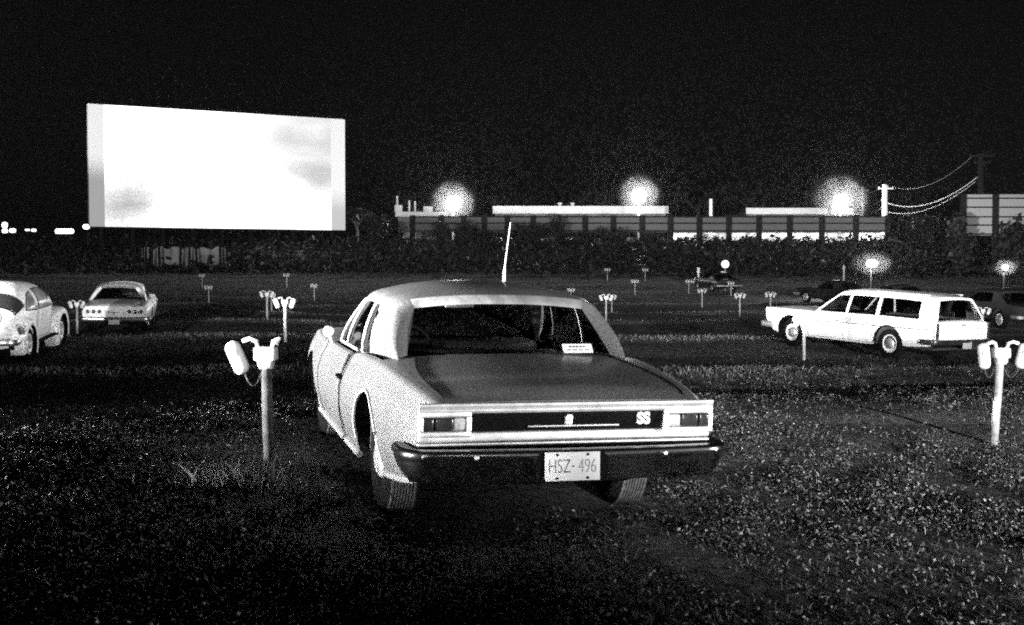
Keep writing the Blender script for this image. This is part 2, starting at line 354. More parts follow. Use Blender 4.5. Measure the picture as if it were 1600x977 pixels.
def sweep(mb, path, prof, mi=0):        # path: [(x,y)] plan curve, prof: closed [(out,z)]
    rows = []
    for i, p in enumerate(path):
        a = Vector(path[max(0, i - 1)]); b = Vector(path[min(len(path) - 1, i + 1)]); d = (b - a).normalized(); n = Vector((d.y, -d.x))
        rows.append([(p[0] + n.x * o, p[1] + n.y * o, z) for o, z in prof + prof[:1]])
    mb.grid(rows, mi)
    mb.add(rows[0][:-1], [tuple(range(len(prof)))], mi); mb.add(rows[-1][:-1], [tuple(range(len(prof)))[::-1]], mi)
def arc_plan(hw, yc, depth, side_y, rad=.16, n=7, bow=.05, sgn=-1):  # bumper plan curve, left end -> right end; sgn -1 rear, +1 front
    pts = [(-hw, side_y)]
    for k in range(n + 1):
        a = math.pi / 2 * k / n
        pts.append((-hw + rad * (1 - math.cos(a)), yc + sgn * (-rad + rad * math.sin(a)) ))
    for k in range(1, 12):
        x = -hw + rad + (2 * hw - 2 * rad) * k / 12; pts.append((x, yc + sgn * bow * (1 - (x / (hw - rad)) ** 2)))
    for k in range(n, -1, -1):
        a = math.pi / 2 * k / n
        pts.append((hw - rad * (1 - math.cos(a)), yc + sgn * (-rad + rad * math.sin(a))))
    pts.append((hw, side_y))
    return pts if sgn < 0 else pts[::-1]

class Car: pass
def build_car(name, S, paint, detail=True):
    """coordinates: x right, y forward, z up; origin on the ground under the rear axle"""
    c = Car(); root = empty(name, (0, 0, 0)); c.root = root; c.S = S
    ys = [p[0] for p in S['st']]; W = pchip(ys, [p[1] for p in S['st']]); ZT = pchip(ys, [p[2] for p in S['st']]); ZB = pchip(ys, [p[3] for p in S['st']])
    SP = pchip([p[0] for p in S['sect']], [p[1] for p in S['sect']])
    yr, yf = ys[0], ys[-1]; rw = S['r']; ra = S['ra']; raf = S.get('ra_front', ra); RA = {0: ra, S['wb']: raf}; zc = rw + S.get('arch_up', .0); wb = S['wb']
    rs = S.get('roll', .05); cab0, cab1 = S['deck_y'], S['cowl_y']; crown = S.get('crown', .05)
    yw = S.get('warp', (0, 1, 0))
    def warp(y, f):
        f = min(1.0, max(0.0, f))
        y = y + yw[2] * math.exp(-((y - yw[0]) / yw[1]) ** 2) * (1 - f) ** 1.3
        return y + S['rear_rake'] * (1 - f) * max(0, 1 - (y - yr) / .5) - S['front_rake'] * (1 - f) * max(0, 1 - (yf - y) / .5)
    def sx(y, z):
        zb, zt = float(ZB(y)), float(ZT(y)); return float(W(y)) * float(SP((z - zb) / (zt - zb)))
    c.sx, c.ZT, c.W, c.ZB, c.warp = sx, ZT, W, ZB, warp
    cols = set(np.round(np.linspace(yr, yf, 90), 4))
    for cc in (0, wb):
        ra_ = RA[cc]; cols = {y for y in cols if abs(y - cc) > ra_ + .012}
        for k in range(-14, 15): cols.add(round(cc + ra_ * math.sin(math.pi / 2 * k / 14), 4))
        cols.add(round(cc - ra_ - .01, 4)); cols.add(round(cc + ra_ + .01, 4))
    keys = [cab0, cab1] + list(S['doors'])
    for kk in keys: cols.add(round(kk, 4))
    cols = sorted(cols); nr = 16
    trunk_x = S.get('trunk_x', .84)
    rows = []
    for y in cols:
        zb, zt = float(ZB(y)), float(ZT(y)); zl = zb; inarch = None
        for cc in (0, wb):
            if abs(y - cc) <= RA[cc] + 1e-6: zl = max(zb, zc - (ra - RA[cc]) * .5 + math.sqrt(max(0, RA[cc] ** 2 - (y - cc) ** 2)))
        row = []
        for j in range(nr + 1):
            f = j / nr; z = zl + (zt - zl) * f; fr = (z - zb) / (zt - zb)
            row.append((sx(y, z), warp(y, fr), z))
        xt = row[-1][0]
        for k in (1, 2, 3):
            a = math.pi / 2 * k / 3 * .92; row.append((xt - rs * (1 - math.cos(a)), y, zt + rs * .75 * math.sin(a)))
        xe, ze = row[-1][0], row[-1][2]
        cr = crown * min(1, (y - yr) / .12 + .15, (yf - y) / .3 + .1)
        tx = trunk_x if y > cab0 - .04 else trunk_x + .07 - .19 * max(0, (y - yr) / (cab0 - yr)) ** 2.2
        fr_ = [1 - (1 - tx) * .5, tx, min(.66, tx * .9), .48, .3, .15, 0]
        for v in fr_: row.append((xe * v, y, ze + cr * (1 - v * v)))
        rows.append(row)
    c.rows, c.cols, c.nr = rows, cols, nr; ND = nr + 3
    def inr(i, a, b): return cols[i] >= a - 1e-3 and cols[i + 1] <= b + 1e-3
    dr = list(zip(S['doors'][:-1], S['doors'][1:]))
    def kindof(i, j):
        if j >= ND:
            if inr(i, cab0, cab1): return None
            if j >= ND + 2 and inr(i, yr + .02, cab0 - .04) and S.get('trunk', True): return 'trunk_lid'
            if j >= ND + 2 and inr(i, cab1 + .05, yf - .08): return 'hood'
            return 'body'
        if j >= 1 and j < nr + 2:
            for q, (a, b) in enumerate(dr):
                if inr(i, a, b): return 'door%d' % q
        return 'body'
    parts = {}
    mir = lambda P: [[(-p[0], p[1], p[2]) for p in r] for r in P]
    for kd in ['body', 'trunk_lid', 'hood']:
        mb = MB(); mk = lambda i, j, kd=kd: kindof(i, j) == kd
        mb.grid(rows, 0, mask=mk); mb.grid(mir(rows), 0, mask=mk)
        if kd == 'body':
            for row in (rows[0], rows[-1]):                          # end caps
                L = [(-p[0], p[1], p[2]) for p in row]; mb.grid([row, L])
            for (cc) in (0, wb):                                       # wheel wells
                arc = [(i, r) for i, (y, r) in enumerate(zip(cols, rows)) if abs(y - cc) <= RA[cc] + 1e-4]
                for sg in (1, -1):
                    mb.grid([[(sg * (r[0][0] - .004), r[0][1], r[0][2]), (sg * .45, r[0][1], r[0][2])] for i, r in arc], 1)
                    mb.add([(sg * .45, r[0][1], r[0][2]) for i, r in arc], [tuple(range(len(arc)))], 1)
            zb = min(p[3] for p in S['st']) + .02
            mb.box((0, (yr + .75 + yf - .35) / 2, zb + .04), (.9, yf - yr - 1.1, .08), 1)
            for a, b in ((yr + .12, -ra - .02), (ra + .02, wb - ra - .02), (wb + ra + .02, yf - .12)):
                mb.box((0, (a + b) / 2, max(zb + .06, float(ZB(a)) + .07, float(ZB(b)) + .03)), (2 * min(float(W(a)), float(W(b))) * .86, b - a, .1), 1)
            ge = S.get('cowl_fill', True)
            mb.grid([[(-.6, cab1 - .02, .55), (.6, cab1 - .02, .55)], [(-.6, cab1 - .02, rows[0][0][2]), (.6, cab1 - .02, rows[0][0][2])]], 1)
        parts[kd] = mb
    body = parts['body'].build('body', [paint, M['under']], root, ang=S.get('ang', 40)); c.body = body
    hood = parts['hood'].build('hood', [paint], root); c.hood = hood
    def seam(mb, pts, r=.006): mb.tube(pts, r, 5, 1)
    if S.get('trunk', True):
        mb = parts['trunk_lid']; ie = max(i for i, y in enumerate(cols) if y <= cab0 - .04 + 1e-3); i0 = min(i for i, y in enumerate(cols) if y >= yr + .02 - 1e-3)
        for sg in (1, -1):
            seam(mb, [(sg * rows[i][ND + 2][0], rows[i][ND + 2][1], rows[i][ND + 2][2]) for i in range(i0, ie + 1)], .0065)
        c.trunk = mb.build('trunk_lid', [paint, M['black']], root)
    for q, (a, b) in enumerate(dr):
        for sg in (-1, 1):
            mb = MB(); P = rows if sg > 0 else mir(rows); mb.grid(P, 0, mask=lambda i, j, q=q: kindof(i, j) == 'door%d' % q)
            ia = min(i for i, y in enumerate(cols) if y >= a - 1e-3); ib = min(i for i, y in enumerate(cols) if y >= b - 1e-3)
            ring = [P[ia][j] for j in range(nr + 2, 0, -1)] + [P[i][1] for i in range(ia, ib + 1)] + [P[ib][j] for j in range(1, nr + 3)]
            seam(mb, [(p[0] + sg * .001, p[1], p[2]) for p in ring], S.get('seam', .006))
            d = mb.build('door', [paint, M['black']], root)
            hb = MB(); yh = a + .12; zh = float(ZT(yh)) - .13; xh = sx(yh, zh); hb.box((sg * (xh + .018), yh + .02, zh), (.022, .16, .026), 0, None, .008); hb.box((sg * (xh + .006), yh + .08, zh), (.03, .03, .03), 0, None, .005); hb.box((sg * (xh + .006), yh - .04, zh), (.03, .02, .03), 0, None, .005)
            hb.build('handle', M['chrome'] if paint.name != 'silver_paint' else M['black'], d)
            if sg < 0 and q == 0: c.door = d
    # ---------------- greenhouse
    G = S['gh']; XR = pchip([p[0] for p in G['rail']], [p[1] for p in G['rail']]); ZR = pchip([p[0] for p in G['rail']], [p[2] for p in G['rail']])
    inset = G.get('inset', .06)
    def col_at(yb, yt):
        zb = float(ZT(yb)) + rs * .70; xb = sx(yb, float(ZT(yb))) - inset
        return Vector((xb, yb, zb)), Vector((float(XR(yt)), yt, float(ZR(yt))))
    us = [0, .05, .25, .45, .65, .80, G.get('wtop', .90), .96, 1.0]; bul = G.get('bulge', .03)
    kcols = []; kinds = []
    K = G['cols']
    for a, b in zip(K[:-1], K[1:]):
        ns = G.get('ns', 6) if a[2] != 'P' else 4
        for q in range(ns):
            t = q / ns; kcols.append((a[0] + (b[0] - a[0]) * t, a[1] + (b[1] - a[1]) * t, a[3] + (b[3] - a[3]) * t if len(a) > 3 else 0)); kinds.append(a[2])
    kcols.append((K[-1][0], K[-1][1], K[-1][3] if len(K[-1]) > 3 else 0))
    side = []
    for yb, yt, fl in kcols:
        p, q = col_at(yb, yt); p = p + Vector((fl, 0, -.35 * max(0, fl) - (.025 if fl < 0 else 0))); row = []
        for u in us:
            v = p.lerp(q, u); v.x += bul * 4 * u * (1 - u) * (1 - u * .3) - fl * .45 * 4 * u * (1 - u) * (1 - u); row.append(tuple(v))
        row.append((q.x - .035, q.y, q.z + .022)); row.append((q.x - .09, q.y, q.z + .040)); side.append(row)
    nw = us.index(G.get('wtop', .90))
    rmb = MB(); pk = lambda i, j: not (kinds[i] not in ('P',) and 1 <= j < nw)
    rmb.grid(side, 0, mask=pk); rmb.grid(mir(side), 0, mask=pk)
    nc = len(kcols); vv = [0, .12, .25, .4, .55, .7, .85, 1]
    roof = []
    bf, br = G.get('bow_f', .12), G.get('bow_r', .08); rc = G.get('crown', .07)
    for i in range(nc):
        e = side[i][-1]; t = i / (nc - 1); bow = bf * max(0, 1 - 2.2 * t) - br * max(0, 2.2 * t - 1.2); row = []
        cr = rc * (.35 + .65 * math.sin(math.pi * min(1, max(0, .12 + t * .8))))
        for v in vv:
            x = e[0] * (1 - v); k = 1 - (x / e[0]) ** 2; row.append((x, e[1] + bow * k, e[2] + cr * (1 - (1 - v) ** 2.4)))
        roof.append(row)
    rmb.grid(roof, 0); rmb.grid(mir(roof), 0)
    c.side, c.roofg = side, roof
    # rear window & its frame
    bw = G['back']                                  # (top_x, bottom_x, bottom_y, bottom_z, lip)
    hdr = roof[-1]; top = [p for p in hdr] + [(-p[0], p[1], p[2]) for p in hdr[::-1][1:]]
    topn = len(top); lip = bw[4]
    T2 = [(p[0] * bw[0], p[1] - lip * .8, p[2] - lip) for p in top]
    B2 = []
    for p in top:
        k = p[0] / hdr[0][0]; B2.append((bw[1] * k, bw[2] - bw[5] * (1 - k * k), bw[3] + .015 * (1 - k * k)))
    rmb.grid([top, T2], 2 if G.get('lip_chrome') else 0)
    cr_ = side[-1]                                   # C-pillar rear edge to window edge
    m_ = len(cr_)
    for sg in (1, -1):
        ed = [Vector(B2[0] if sg > 0 else B2[-1]).lerp(Vector(T2[0] if sg > 0 else T2[-1]), k / (m_ - 1)) for k in range(m_)]
        rmb.grid([[tuple(Vector((sg * p[0], p[1], p[2])).lerp(e, t) + Vector((sg * .03, -.035, 0)) * (4 * t * (1 - t) * (1 - (k / (m_ - 1)) ** 2))) for k, (p, e) in enumerate(zip(cr_, ed))] for t in (0, .25, .5, .75, 1)], 0)
    c.roof = rmb.build('roof', [paint, M['under'], M['chrome_soft']], root, ang=S.get('roof_ang', 50))
    wmb = MB(); wmb.grid([[tuple(Vector(a).lerp(Vector(b), k / 6) + Vector((0, -.02 * math.sin(math.pi * k / 6), 0))) for k in range(7)] for a, b in zip(B2, T2)]); c.rearwin = wmb.build('rear_window', M['glass'], root)
    c.B2, c.T2 = B2, T2
    fh = roof[0]; ft = [p for p in fh] + [(-p[0], p[1], p[2]) for p in fh[::-1][1:]]
    cb = []; zcw = rows[min(range(len(cols)), key=lambda i: abs(cols[i] - cab1))][ND][2]
    for p in ft:
        k = p[0] / fh[0][0]; cb.append((side[0][0][0] * k, K[0][0] + .0 + G.get('cowl_bow', .25) * (1 - k * k), side[0][0][2] + .02 * (1 - k * k)))
    wmb = MB(); wmb.grid([[tuple(Vector(a).lerp(Vector(b), k / 6) + Vector((0, .03 * math.sin(math.pi * k / 6), 0))) for k in range(7)] for a, b in zip(cb, ft)]); wmb.build('windshield', M['glass'], root)
    # side windows: one mesh each run
    i = 0
    while i < nc - 1:
        if kinds[i] != 'P':
            j = i
            while j < nc - 1 and kinds[j] == kinds[i]: j += 1
            for sg in (1, -1):
                g = MB(); g.grid([[(sg * (p[0] - .006), p[1], p[2]) for p in side[q][1:nw + 1]] for q in range(i, j + 1)])
                wo = g.build('side_window', M['glass'], root)
                if detail:
                    fr = MB(); ring = [side[q][1] for q in range(i, j + 1)] + [side[j][u] for u in range(2, nw + 1)] + [side[q][nw] for q in range(j - 1, i - 1, -1)] + [side[i][u] for u in range(nw - 1, 1, -1)]
                    fr.tube([(sg * (p[0] + .002), p[1], p[2]) for p in ring], G.get('frame_r', .009), 5, 0, closed=True); fr.build('window_frame', M['chrome_soft'], wo)
            i = j
        else: i += 1
    # interior
    I_ = MB(); zf = .30; xi = float(W(1.2)) * .80
    I_.box((0, (cab0 + cab1) / 2, zf), (2 * xi, cab1 - cab0, .05)); 
    for sg in (1, -1): I_.grid([[(sg * (float(W(y)) - .12), y, zf), (sg * (float(W(y)) - .10), y, float(ZT(y)) - .0)] for y in np.linspace(cab0, cab1, 8)])
    I_.box((0, cab1 - .18, .80), (2 * xi * .95, .34, .16), 0, None, .05)
    yp = cab0
    I_.grid([[(-.66, yp + .42, float(ZT(yp)) - .0), (.66, yp + .42, float(ZT(yp)) - .0)], [(-bw[1], bw[2], bw[3] - .004), (bw[1], bw[2], bw[3] - .004)]])
    I_.build('interior', M['seat'], root)
    def bench(y, zt, n):
        b = MB(); b.box((0, y, .46), (1.28, .55, .22), 0, None, .07); b.box((0, y - .26, .68), (1.28, .16, zt - .44), 0, Matrix.Rotation(R(-8), 3, 'X'), .06); return b.build('seat', M['seat'], root)
    for y, zt in S['seats']: bench(y, zt, '')
    sw = MB(); n = 28; cy_, cz_ = S['wheel_pos']; tilt = R(55)
    sw.tube([(-.36 + .19 * math.cos(a), cy_ + .19 * math.sin(a) * math.cos(tilt), cz_ + .19 * math.sin(a) * math.sin(tilt)) for a in np.linspace(0, 2 * math.pi, n, endpoint=False)], .012, 6, 0, closed=True)
    sw.tube([(-.36, cy_, cz_), (-.36, cy_ + .35, cz_ - .16)], .025, 8); sw.tube([(-.53, cy_ , cz_), (-.19, cy_, cz_)], .012, 6)
    sw.build('steering_wheel', M['black'], root)
    # wheels
    for y in (0, wb):
        for sg in (-1, 1): add_wheel(root, sg * S['track'], y, rw, S['tw'], S['rim'], S['hub'], S['rimmat'])
    if detail:                                      # rear axle and springs in the dark
        ax = MB(); ax.tube([(-S['track'] + .1, 0, rw), (S['track'] - .1, 0, rw)], .04, 8); ax.lathe([(0, -.14), (.1, -.1), (.13, 0), (.1, .1), (0, .14)], 16, 'y', (0, 0, rw))
        ax.build('rear_axle', M['under'], root)
    return c
def park(root, X, Y, rot, wb, dz=0.0):
    """set a car on the ground: heading = rot (0 = straight away from the viewer)"""
    z0 = float(zg(X, Y)); fx, fy = X - math.sin(rot) * wb, Y + math.cos(rot) * wb; z1 = float(zg(fx, fy))
    lx, ly = math.cos(rot) * .72, math.sin(rot) * .72
    roll = math.atan2((float(zg(X + lx, Y + ly)) - float(zg(X - lx, Y - ly)) + float(zg(fx + lx, fy + ly)) - float(zg(fx - lx, fy - ly))) / 2, 1.44)
    root.rotation_mode = 'ZXY'
    root.matrix_basis = Matrix.Translation((X, Y, z0 + dz)) @ Matrix.Rotation(rot, 4, 'Z') @ Matrix.Rotation(math.atan2(z1 - z0, wb), 4, 'X') @ Matrix.Rotation(-roll, 4, 'Y')
def text_mesh(txt, size, depth, m, name, parent, loc, rot, sx=1.0, off=0.0):
    cu = bpy.data.curves.new(name, 'FONT'); cu.body = txt; cu.size = size; cu.extrude = depth; cu.align_x = 'CENTER'; cu.align_y = 'CENTER'; cu.offset = off
    o = bpy.data.objects.new(name, cu); COL.objects.link(o); bpy.context.view_layer.update()
    me = bpy.data.meshes.new_from_object(o.evaluated_get(bpy.context.evaluated_depsgraph_get())); bpy.data.objects.remove(o)
    me.materials.clear(); me.materials.append(m)
    q = bpy.data.objects.new(name, me); COL.objects.link(q); q.parent = parent; q.location = loc; q.rotation_euler = rot; q.scale = (sx, 1, 1); return q
def plate(parent, loc, txt=None, tilt=0, ink='ink', wide=.305):
    b = MB(); b.box((0, 0, 0), (wide, .006, .152), 0, None, .0028)
    o = b.build('license_plate', M['plate'], parent, ang=30); o.location = loc; o.rotation_euler = (tilt, 0, 0)
    if txt:
        text_mesh(txt[0], .105, .0006, M['ink'], 'lettering', o, (-.073, -.0042, -.002), (R(90), 0, 0), .66, -.0012)
        text_mesh(txt[1], .105, .0006, mat('worn_plate_ink', .19, .6, 0, .3, 0, (70, .5)), 'lettering', o, (.083, -.0042, -.002), (R(90), 0, 0), .66, -.0014)
        for x in (-.085, .085):
            for z in (-.062, .062): k = MB(); k.lathe([(0, -.009), (.006, -.008), (.008, -.003)], 10, 'y', (x, 0, z)); k.build('bolt', M['black'], o)
        k = MB(); k.lathe([(0, -.006), (.006, -.005), (.006, -.0035)], 10, 'y', (.004, 0, 0)); k.build('dot', M['ink'], o)
    return o

# ---- the silver coupe in the foreground
ch = build_car('parked_coupe', dict(
    st=[(-1.20, .83, .790, .40), (-1.05, .86, .818, .36), (-.6, .905, .858, .30), (0, .935, .890, .25), (.6, .945, .872, .25), (1.2, .945, .822, .25), (2.2, .945, .808, .25), (3.0, .935, .805, .27), (3.45, .89, .80, .32), (3.64, .82, .785, .40)],
    sect=[(0, .93), (.2, .965), (.45, .998), (.62, 1.0), (.82, .975), (1, .925)],
    r=.335, ra=.40, ra_front=.375, wb=2.92, track=.735, tw=.205, rim=.185, hub='dog', rimmat=M['rubber'], rear_rake=.10, front_rake=.12,
    deck_y=.02, cowl_y=2.16, doors=(.95, 2.28), crown=.045, roll=.05, trunk_x=.86, warp=(1.0, .38, .26), seam=.004,
    seats=((1.28, .86), (.42, .84)), wheel_pos=(1.68, .86), roof_ang=100,
    gh=dict(rail=[(.25, .665, 1.225), (.6, .685, 1.262), (1.1, .685, 1.272), (1.62, .65, 1.245)], inset=.08, bulge=.035, wtop=.90, crown=.065, bow_f=.10, bow_r=.05, lip_chrome=True,
            cols=[(2.16, 1.60, 'P', 0), (2.10, 1.55, 'V', 0), (1.74, 1.44, 'W', 0), (.98, .94, 'Q', 0), (.62, .74, 'P', -.01), (.34, .60, 'P', -.03), (.10, .47, 'P', -.045), (-.08, .38, 'P', -.05)],
            back=(.97, .665, .03, .955, .055, .10))), M['silver'])
r0 = ch.root
tag(r0, 'silver two-door hardtop coupe with licence plate HSZ 496, parked tail towards us', 'car')
MAIN_X, MAIN_Y = -.022, 8.08
park(r0, MAIN_X, MAIN_Y, TH, 2.92)
S_ = ch
# tail panel: dark cove with bright mouldings
yb = -1.205
def rear_y(z): return -1.20 + .10 * max(0, 1 - (z - .40) / (.80 - .40))
p = MB(); p.grid([[(x, rear_y(z) - .006, z) for x in np.linspace(-.82, .82, 15)] for z in (.57, .63, .70, .78, .805)]); p.build('tail_panel', M['black'], r0)
p = MB()
for z, r_ in ((.812, .016), (.784, .013)): p.tube([(x, rear_y(z) - .012, z) for x in np.linspace(-.83, .83, 13)], r_, 8)
p.build('trunk_moulding', M['chrome_soft'], r0)
p = MB(); p.box((0, rear_y(.63) - .012, .640), (1.66, .03, .055), 0, None, .012); p.box((0, rear_y(.60) - .016, .600), (1.66, .03, .016), 0, None, .006); p.build('lower_moulding', M['chrome_soft'], r0)
for sg in (-1, 1):
    cx = sg * .69; zc_ = .715; yy = rear_y(zc_) - .012
    b = MB(); b.box((cx, yy - .006, zc_ + .053), (.285, .05, .034), 0, None, .01); b.box((cx, yy - .006, zc_ - .053), (.285, .05, .034), 0, None, .01)
    for ox in (-.13, .13, ): b.box((cx + ox, yy - .006, zc_), (.026, .05, .085), 0, None, .008)
    b.box((cx - sg * .075, yy + .012, zc_), (.13, .02, .08), 0, None, .004)
    tl = b.build('tail_light', M['chrome_soft'], r0)
    l = MB(); l.box((cx + sg * .09, yy - .012, zc_), (.058, .03, .068), 0, None, .01); l.box((cx + sg * .005, yy - .012, zc_), (.10, .03, .068), 0, None, .01); l.build('lens', M['lens'], tl)
    l = MB(); l.box((cx - sg * .085, yy - .008, zc_), (.075, .025, .064), 0, None, .01); l.build('reversing_lamp', M['reverse'], tl)
e = MB(); ey = rear_y(.69) - .012
e.box((0, ey, .718), (.045, .016, .045), 0, None, .01); e.box((.03, ey, .692), (.52, .012, .010), 0, None, .004); e.lathe([(0, -.02), (.02, -.014), (.024, 0)], 14, 'y', (.0, ey, .735))
e.build('centre_emblem', M['chrome_soft'], r0)
text_mesh('SS', .085, .008, M['chrome_soft'], 'badge', r0, (.43, rear_y(.69) - .016, .725), (R(90), 0, 0), .95, .004)
b = MB(); prof = [(-.03, .585), (.03, .592), (.05, .586), (.058, .572), (.058, .548), (.050, .538), (.046, .520), (.022, .460), (-.005, .415), (-.03, .405)]
sweep(b, arc_plan(.875, -1.25, .1, -.98, .11, 8, .045), prof)
bp = b.build('rear_bumper', M['bumper_chrome'], r0, ang=50)
for x in (-.55, .50): k = MB(); k.lathe([(0, -.016), (.009, -.012), (.012, 0)], 12, 'y', (x, -1.352, .56)); k.build('bumper_bolt', M['chrome_soft'], bp)
for sg in (-1, 1): k = MB(); k.lathe([(0, -.01), (.010, -.006), (.012, 0)], 12, 'y', (sg * .82, -1.29, .56)); k.build('bumper_bolt', M['chrome_soft'], bp)
b = MB(); b.box((0, -1.10, .48), (1.55, .06, .12), 0, None, .02); b.box((0, -.80, .42), (.9, .5, .16), 0, None, .05); b.build('valance', M['under'], r0)
b = MB(); b.prism([(-.215, .44), (.155, .44), (.175, .54), (.14, .585), (-.20, .585), (-.235, .54)], -1.362, -1.352); b.build('plate_bracket', M['black'], r0)
plate(r0, (-.032, -1.372, .505), ('HSZ', '496'), R(-4))
# side trim: rocker moulding, wheel-arch mouldings
for sg in (-1, 1):
    b = MB(); b.tube([(sg * (S_.sx(y, .275) + .006), y, .272) for y in np.linspace(.42, 2.50, 12)], .022, 8)
    b.tube([(sg * (S_.sx(y, float(S_.ZB(y)) + .03) + .006), y + .04, float(S_.ZB(y)) + .022) for y in np.linspace(-1.02, -.42, 8)], .018, 8)
    b.build('rocker_moulding', M['chrome_soft'], r0)
    for cc in (0,):
        b = MB(); b.tube([(sg * (S_.sx(cc + .405 * math.sin(a), .335 + .405 * math.cos(a)) + .003), cc + .405 * math.sin(a), .335 + .405 * math.cos(a)) for a in np.linspace(-1.45, 1.45, 22)], .010, 6); b.build('arch_moulding', M['chrome_soft'] if cc == 0 else M['silver'], r0)
b = MB(); sweep(b, arc_plan(.80, 3.74, .1, 3.55, .16, 8, .06, 1), [(-.02, .55), (.03, .55), (.06, .51), (.06, .44), (.03, .40), (-.02, .40)]); b.build('front_bumper', M['chrome_soft'], r0)
b = MB()
b.tube([(-.86, 2.08, .84), (-.885, 2.08, .90)], .012, 8); b.lathe([(0, -.03), (.035, -.028), (.046, 0), (.034, .025), (0, .04)], 18, 'y', (-.89, 2.08, .93)); b.build('side_mirror', M['chrome_soft'], r0)
b = MB(); b.tube([(.665, 2.75, .82), (.672, 2.74, 1.40)], .019, 10, r2=.011); b.tube([(.672, 2.74, 1.38), (.676, 2.73, 1.46), (.70, 2.68, 1.80)], .007, 6, r2=.0035); b.build('antenna', M['chrome_soft'], r0)
b = MB(); b.box((0, 1.50, 1.185), (.22, .02, .06), 0, None, .01); b.tube([(0, 1.5, 1.2), (0, 1.56, 1.28)], .008, 6); b.build('rearview_mirror', M['chrome_soft'], r0)
# sticker card in the rear window
b = MB(); b.box((0, 0, 0), (.20, .003, .066)); st = b.build('window_sticker', M['paper'], r0); st.location = (.42, -.045, 1.0); st.rotation_euler = (R(-38), 0, R(5))
b = MB()
for q in range(5): b.box((-.05 + .024 * q, -.003, .012), (.016, .002, .012))
for q in range(4): b.box((-.065 + .042 * q, -.003, -.012), (.026, .002, .007))
b.build('print', M['ink'], st)

# ---- white sedan with six round tail lights
im = build_car('parked_sedan', dict(
    st=[(-1.42, .90, .80, .42), (-1.2, .935, .83, .36), (-.6, .975, .875, .30), (0, .99, .89, .27), (.7, .99, .86, .27), (1.6, .985, .84, .27), (2.6, .98, .835, .27), (3.5, .965, .83, .32), (3.9, .93, .82, .42)],
    sect=[(0, .93), (.2, .965), (.45, .995), (.62, 1.0), (.82, .97), (1, .92)],
    r=.345, ra=.40, wb=3.02, track=.78, tw=.19, rim=.19, hub='full', rimmat=M['cream'], rear_rake=.05, front_rake=.10, deck_y=-.1, cowl_y=2.25, doors=(1.05, 2.35), crown=.05, seam=.005,
    seats=((1.38, .86), (.42, .84)), wheel_pos=(1.8, .88),
    gh=dict(rail=[(.15, .62, 1.27), (.6, .64, 1.315), (1.2, .64, 1.325), (1.7, .60, 1.295)], inset=.10, bulge=.03, crown=.07, lip_chrome=True,
            cols=[(2.25, 1.68, 'P', 0), (2.18, 1.62, 'W', 0), (1.05, 1.0, 'Q', 0), (.55, .62, 'P', 0), (.1, .4, 'P', .02), (-.35, .18, 'P', .02)], back=(.93, .74, -.12, .935, .05, .14))), M['white'], detail=False)
ri = im.root; tag(ri, 'white sedan with six round tail lights, parked tail towards us beyond the beetle', 'car')
b = MB(); b.grid([[(x, -1.43 + .05 * max(0, 1 - (z - .42) / .38), z) for x in np.linspace(-.86, .86, 9)] for z in (.56, .66, .79)]); b.build('tail_panel', M['cream'], ri)
for sg in (-1, 1):
    for q in range(3):
        x = sg * (.42 + .165 * q); b = MB(); b.lathe([(0, -.012), (.05, -.012), (.062, -.02), (.066, 0)], 18, 'y', (x, -1.425, .685)); o = b.build('tail_light', M['chrome_soft'], ri)
        l = MB(); l.lathe([(0, -.03), (.035, -.026), (.05, -.014)], 18, 'y', (x, -1.425, .685)); l.build('lens', M['lens'], o)
b = MB(); b.box((0, -1.432, .665), (.32, .012, .012)); b.box((0, -1.432, .64), (.02, .012, .06)); b.build('centre_emblem', M['black'], ri)
b = MB(); sweep(b, arc_plan(.975, -1.47, .1, -.95, .15, 6, .04), [(-.02, .53), (.02, .53), (.05, .50), (.055, .46), (.03, .41), (-.02, .41)]); b.build('rear_bumper', M['chrome'], ri)
plate(ri, (.0, -1.56, .40))
b = MB(); b.box((0, -1.15, .38), (1.6, .4, .12)); b.build('valance', M['under'], ri)
IX, IY = at(170, 37.6), 37.6
park(ri, IX - .1, IY + 1.2, R(12.5), 3.02)

# ---- white station wagon
wg = build_car('station_wagon', dict(
    st=[(-1.25, .90, .87, .42), (-1.05, .93, .88, .36), (-.5, .965, .885, .32), (0, .975, .885, .29), (1.0, .975, .875, .28), (2.2, .975, .865, .28), (3.2, .97, .865, .28), (3.65, .96, .865, .34), (3.92, .94, .86, .44)],
    sect=[(0, .94), (.25, .975), (.5, 1.0), (.62, 1.0), (.70, .985), (.85, .965), (1, .94)],
    r=.345, ra=.41, wb=3.02, track=.79, tw=.18, rim=.19, hub='dog', rimmat=M['white'], rear_rake=.03, front_rake=.16, deck_y=-1.12, cowl_y=2.32, doors=(.42, 1.32, 2.42), crown=.045, roll=.04, trunk=False, seam=.004,
    seats=((1.45, .86), (.52, .84)), wheel_pos=(1.85, .88),
    gh=dict(rail=[(-1.05, .66, 1.36), (-.4, .70, 1.395), (.6, .70, 1.41), (1.3, .69, 1.40), (1.72, .65, 1.36)], inset=.085, bulge=.025, crown=.055, bow_r=.04, lip_chrome=False, frame_r=.007,
            cols=[(2.32, 1.70, 'P', 0), (2.24, 1.64, 'W', 0), (1.36, 1.30, 'P', 0), (1.30, 1.25, 'X', 0), (.46, .44, 'P', 0), (.38, .36, 'Y', 0), (-.74, -.72, 'P', 0), (-1.12, -1.0, 'P', 0)], back=(.92, .76, -1.20, .93, .05, .05))), M['white'])
rw_ = wg.root; tag(rw_, 'white station wagon with long side windows, parked at right', 'car')
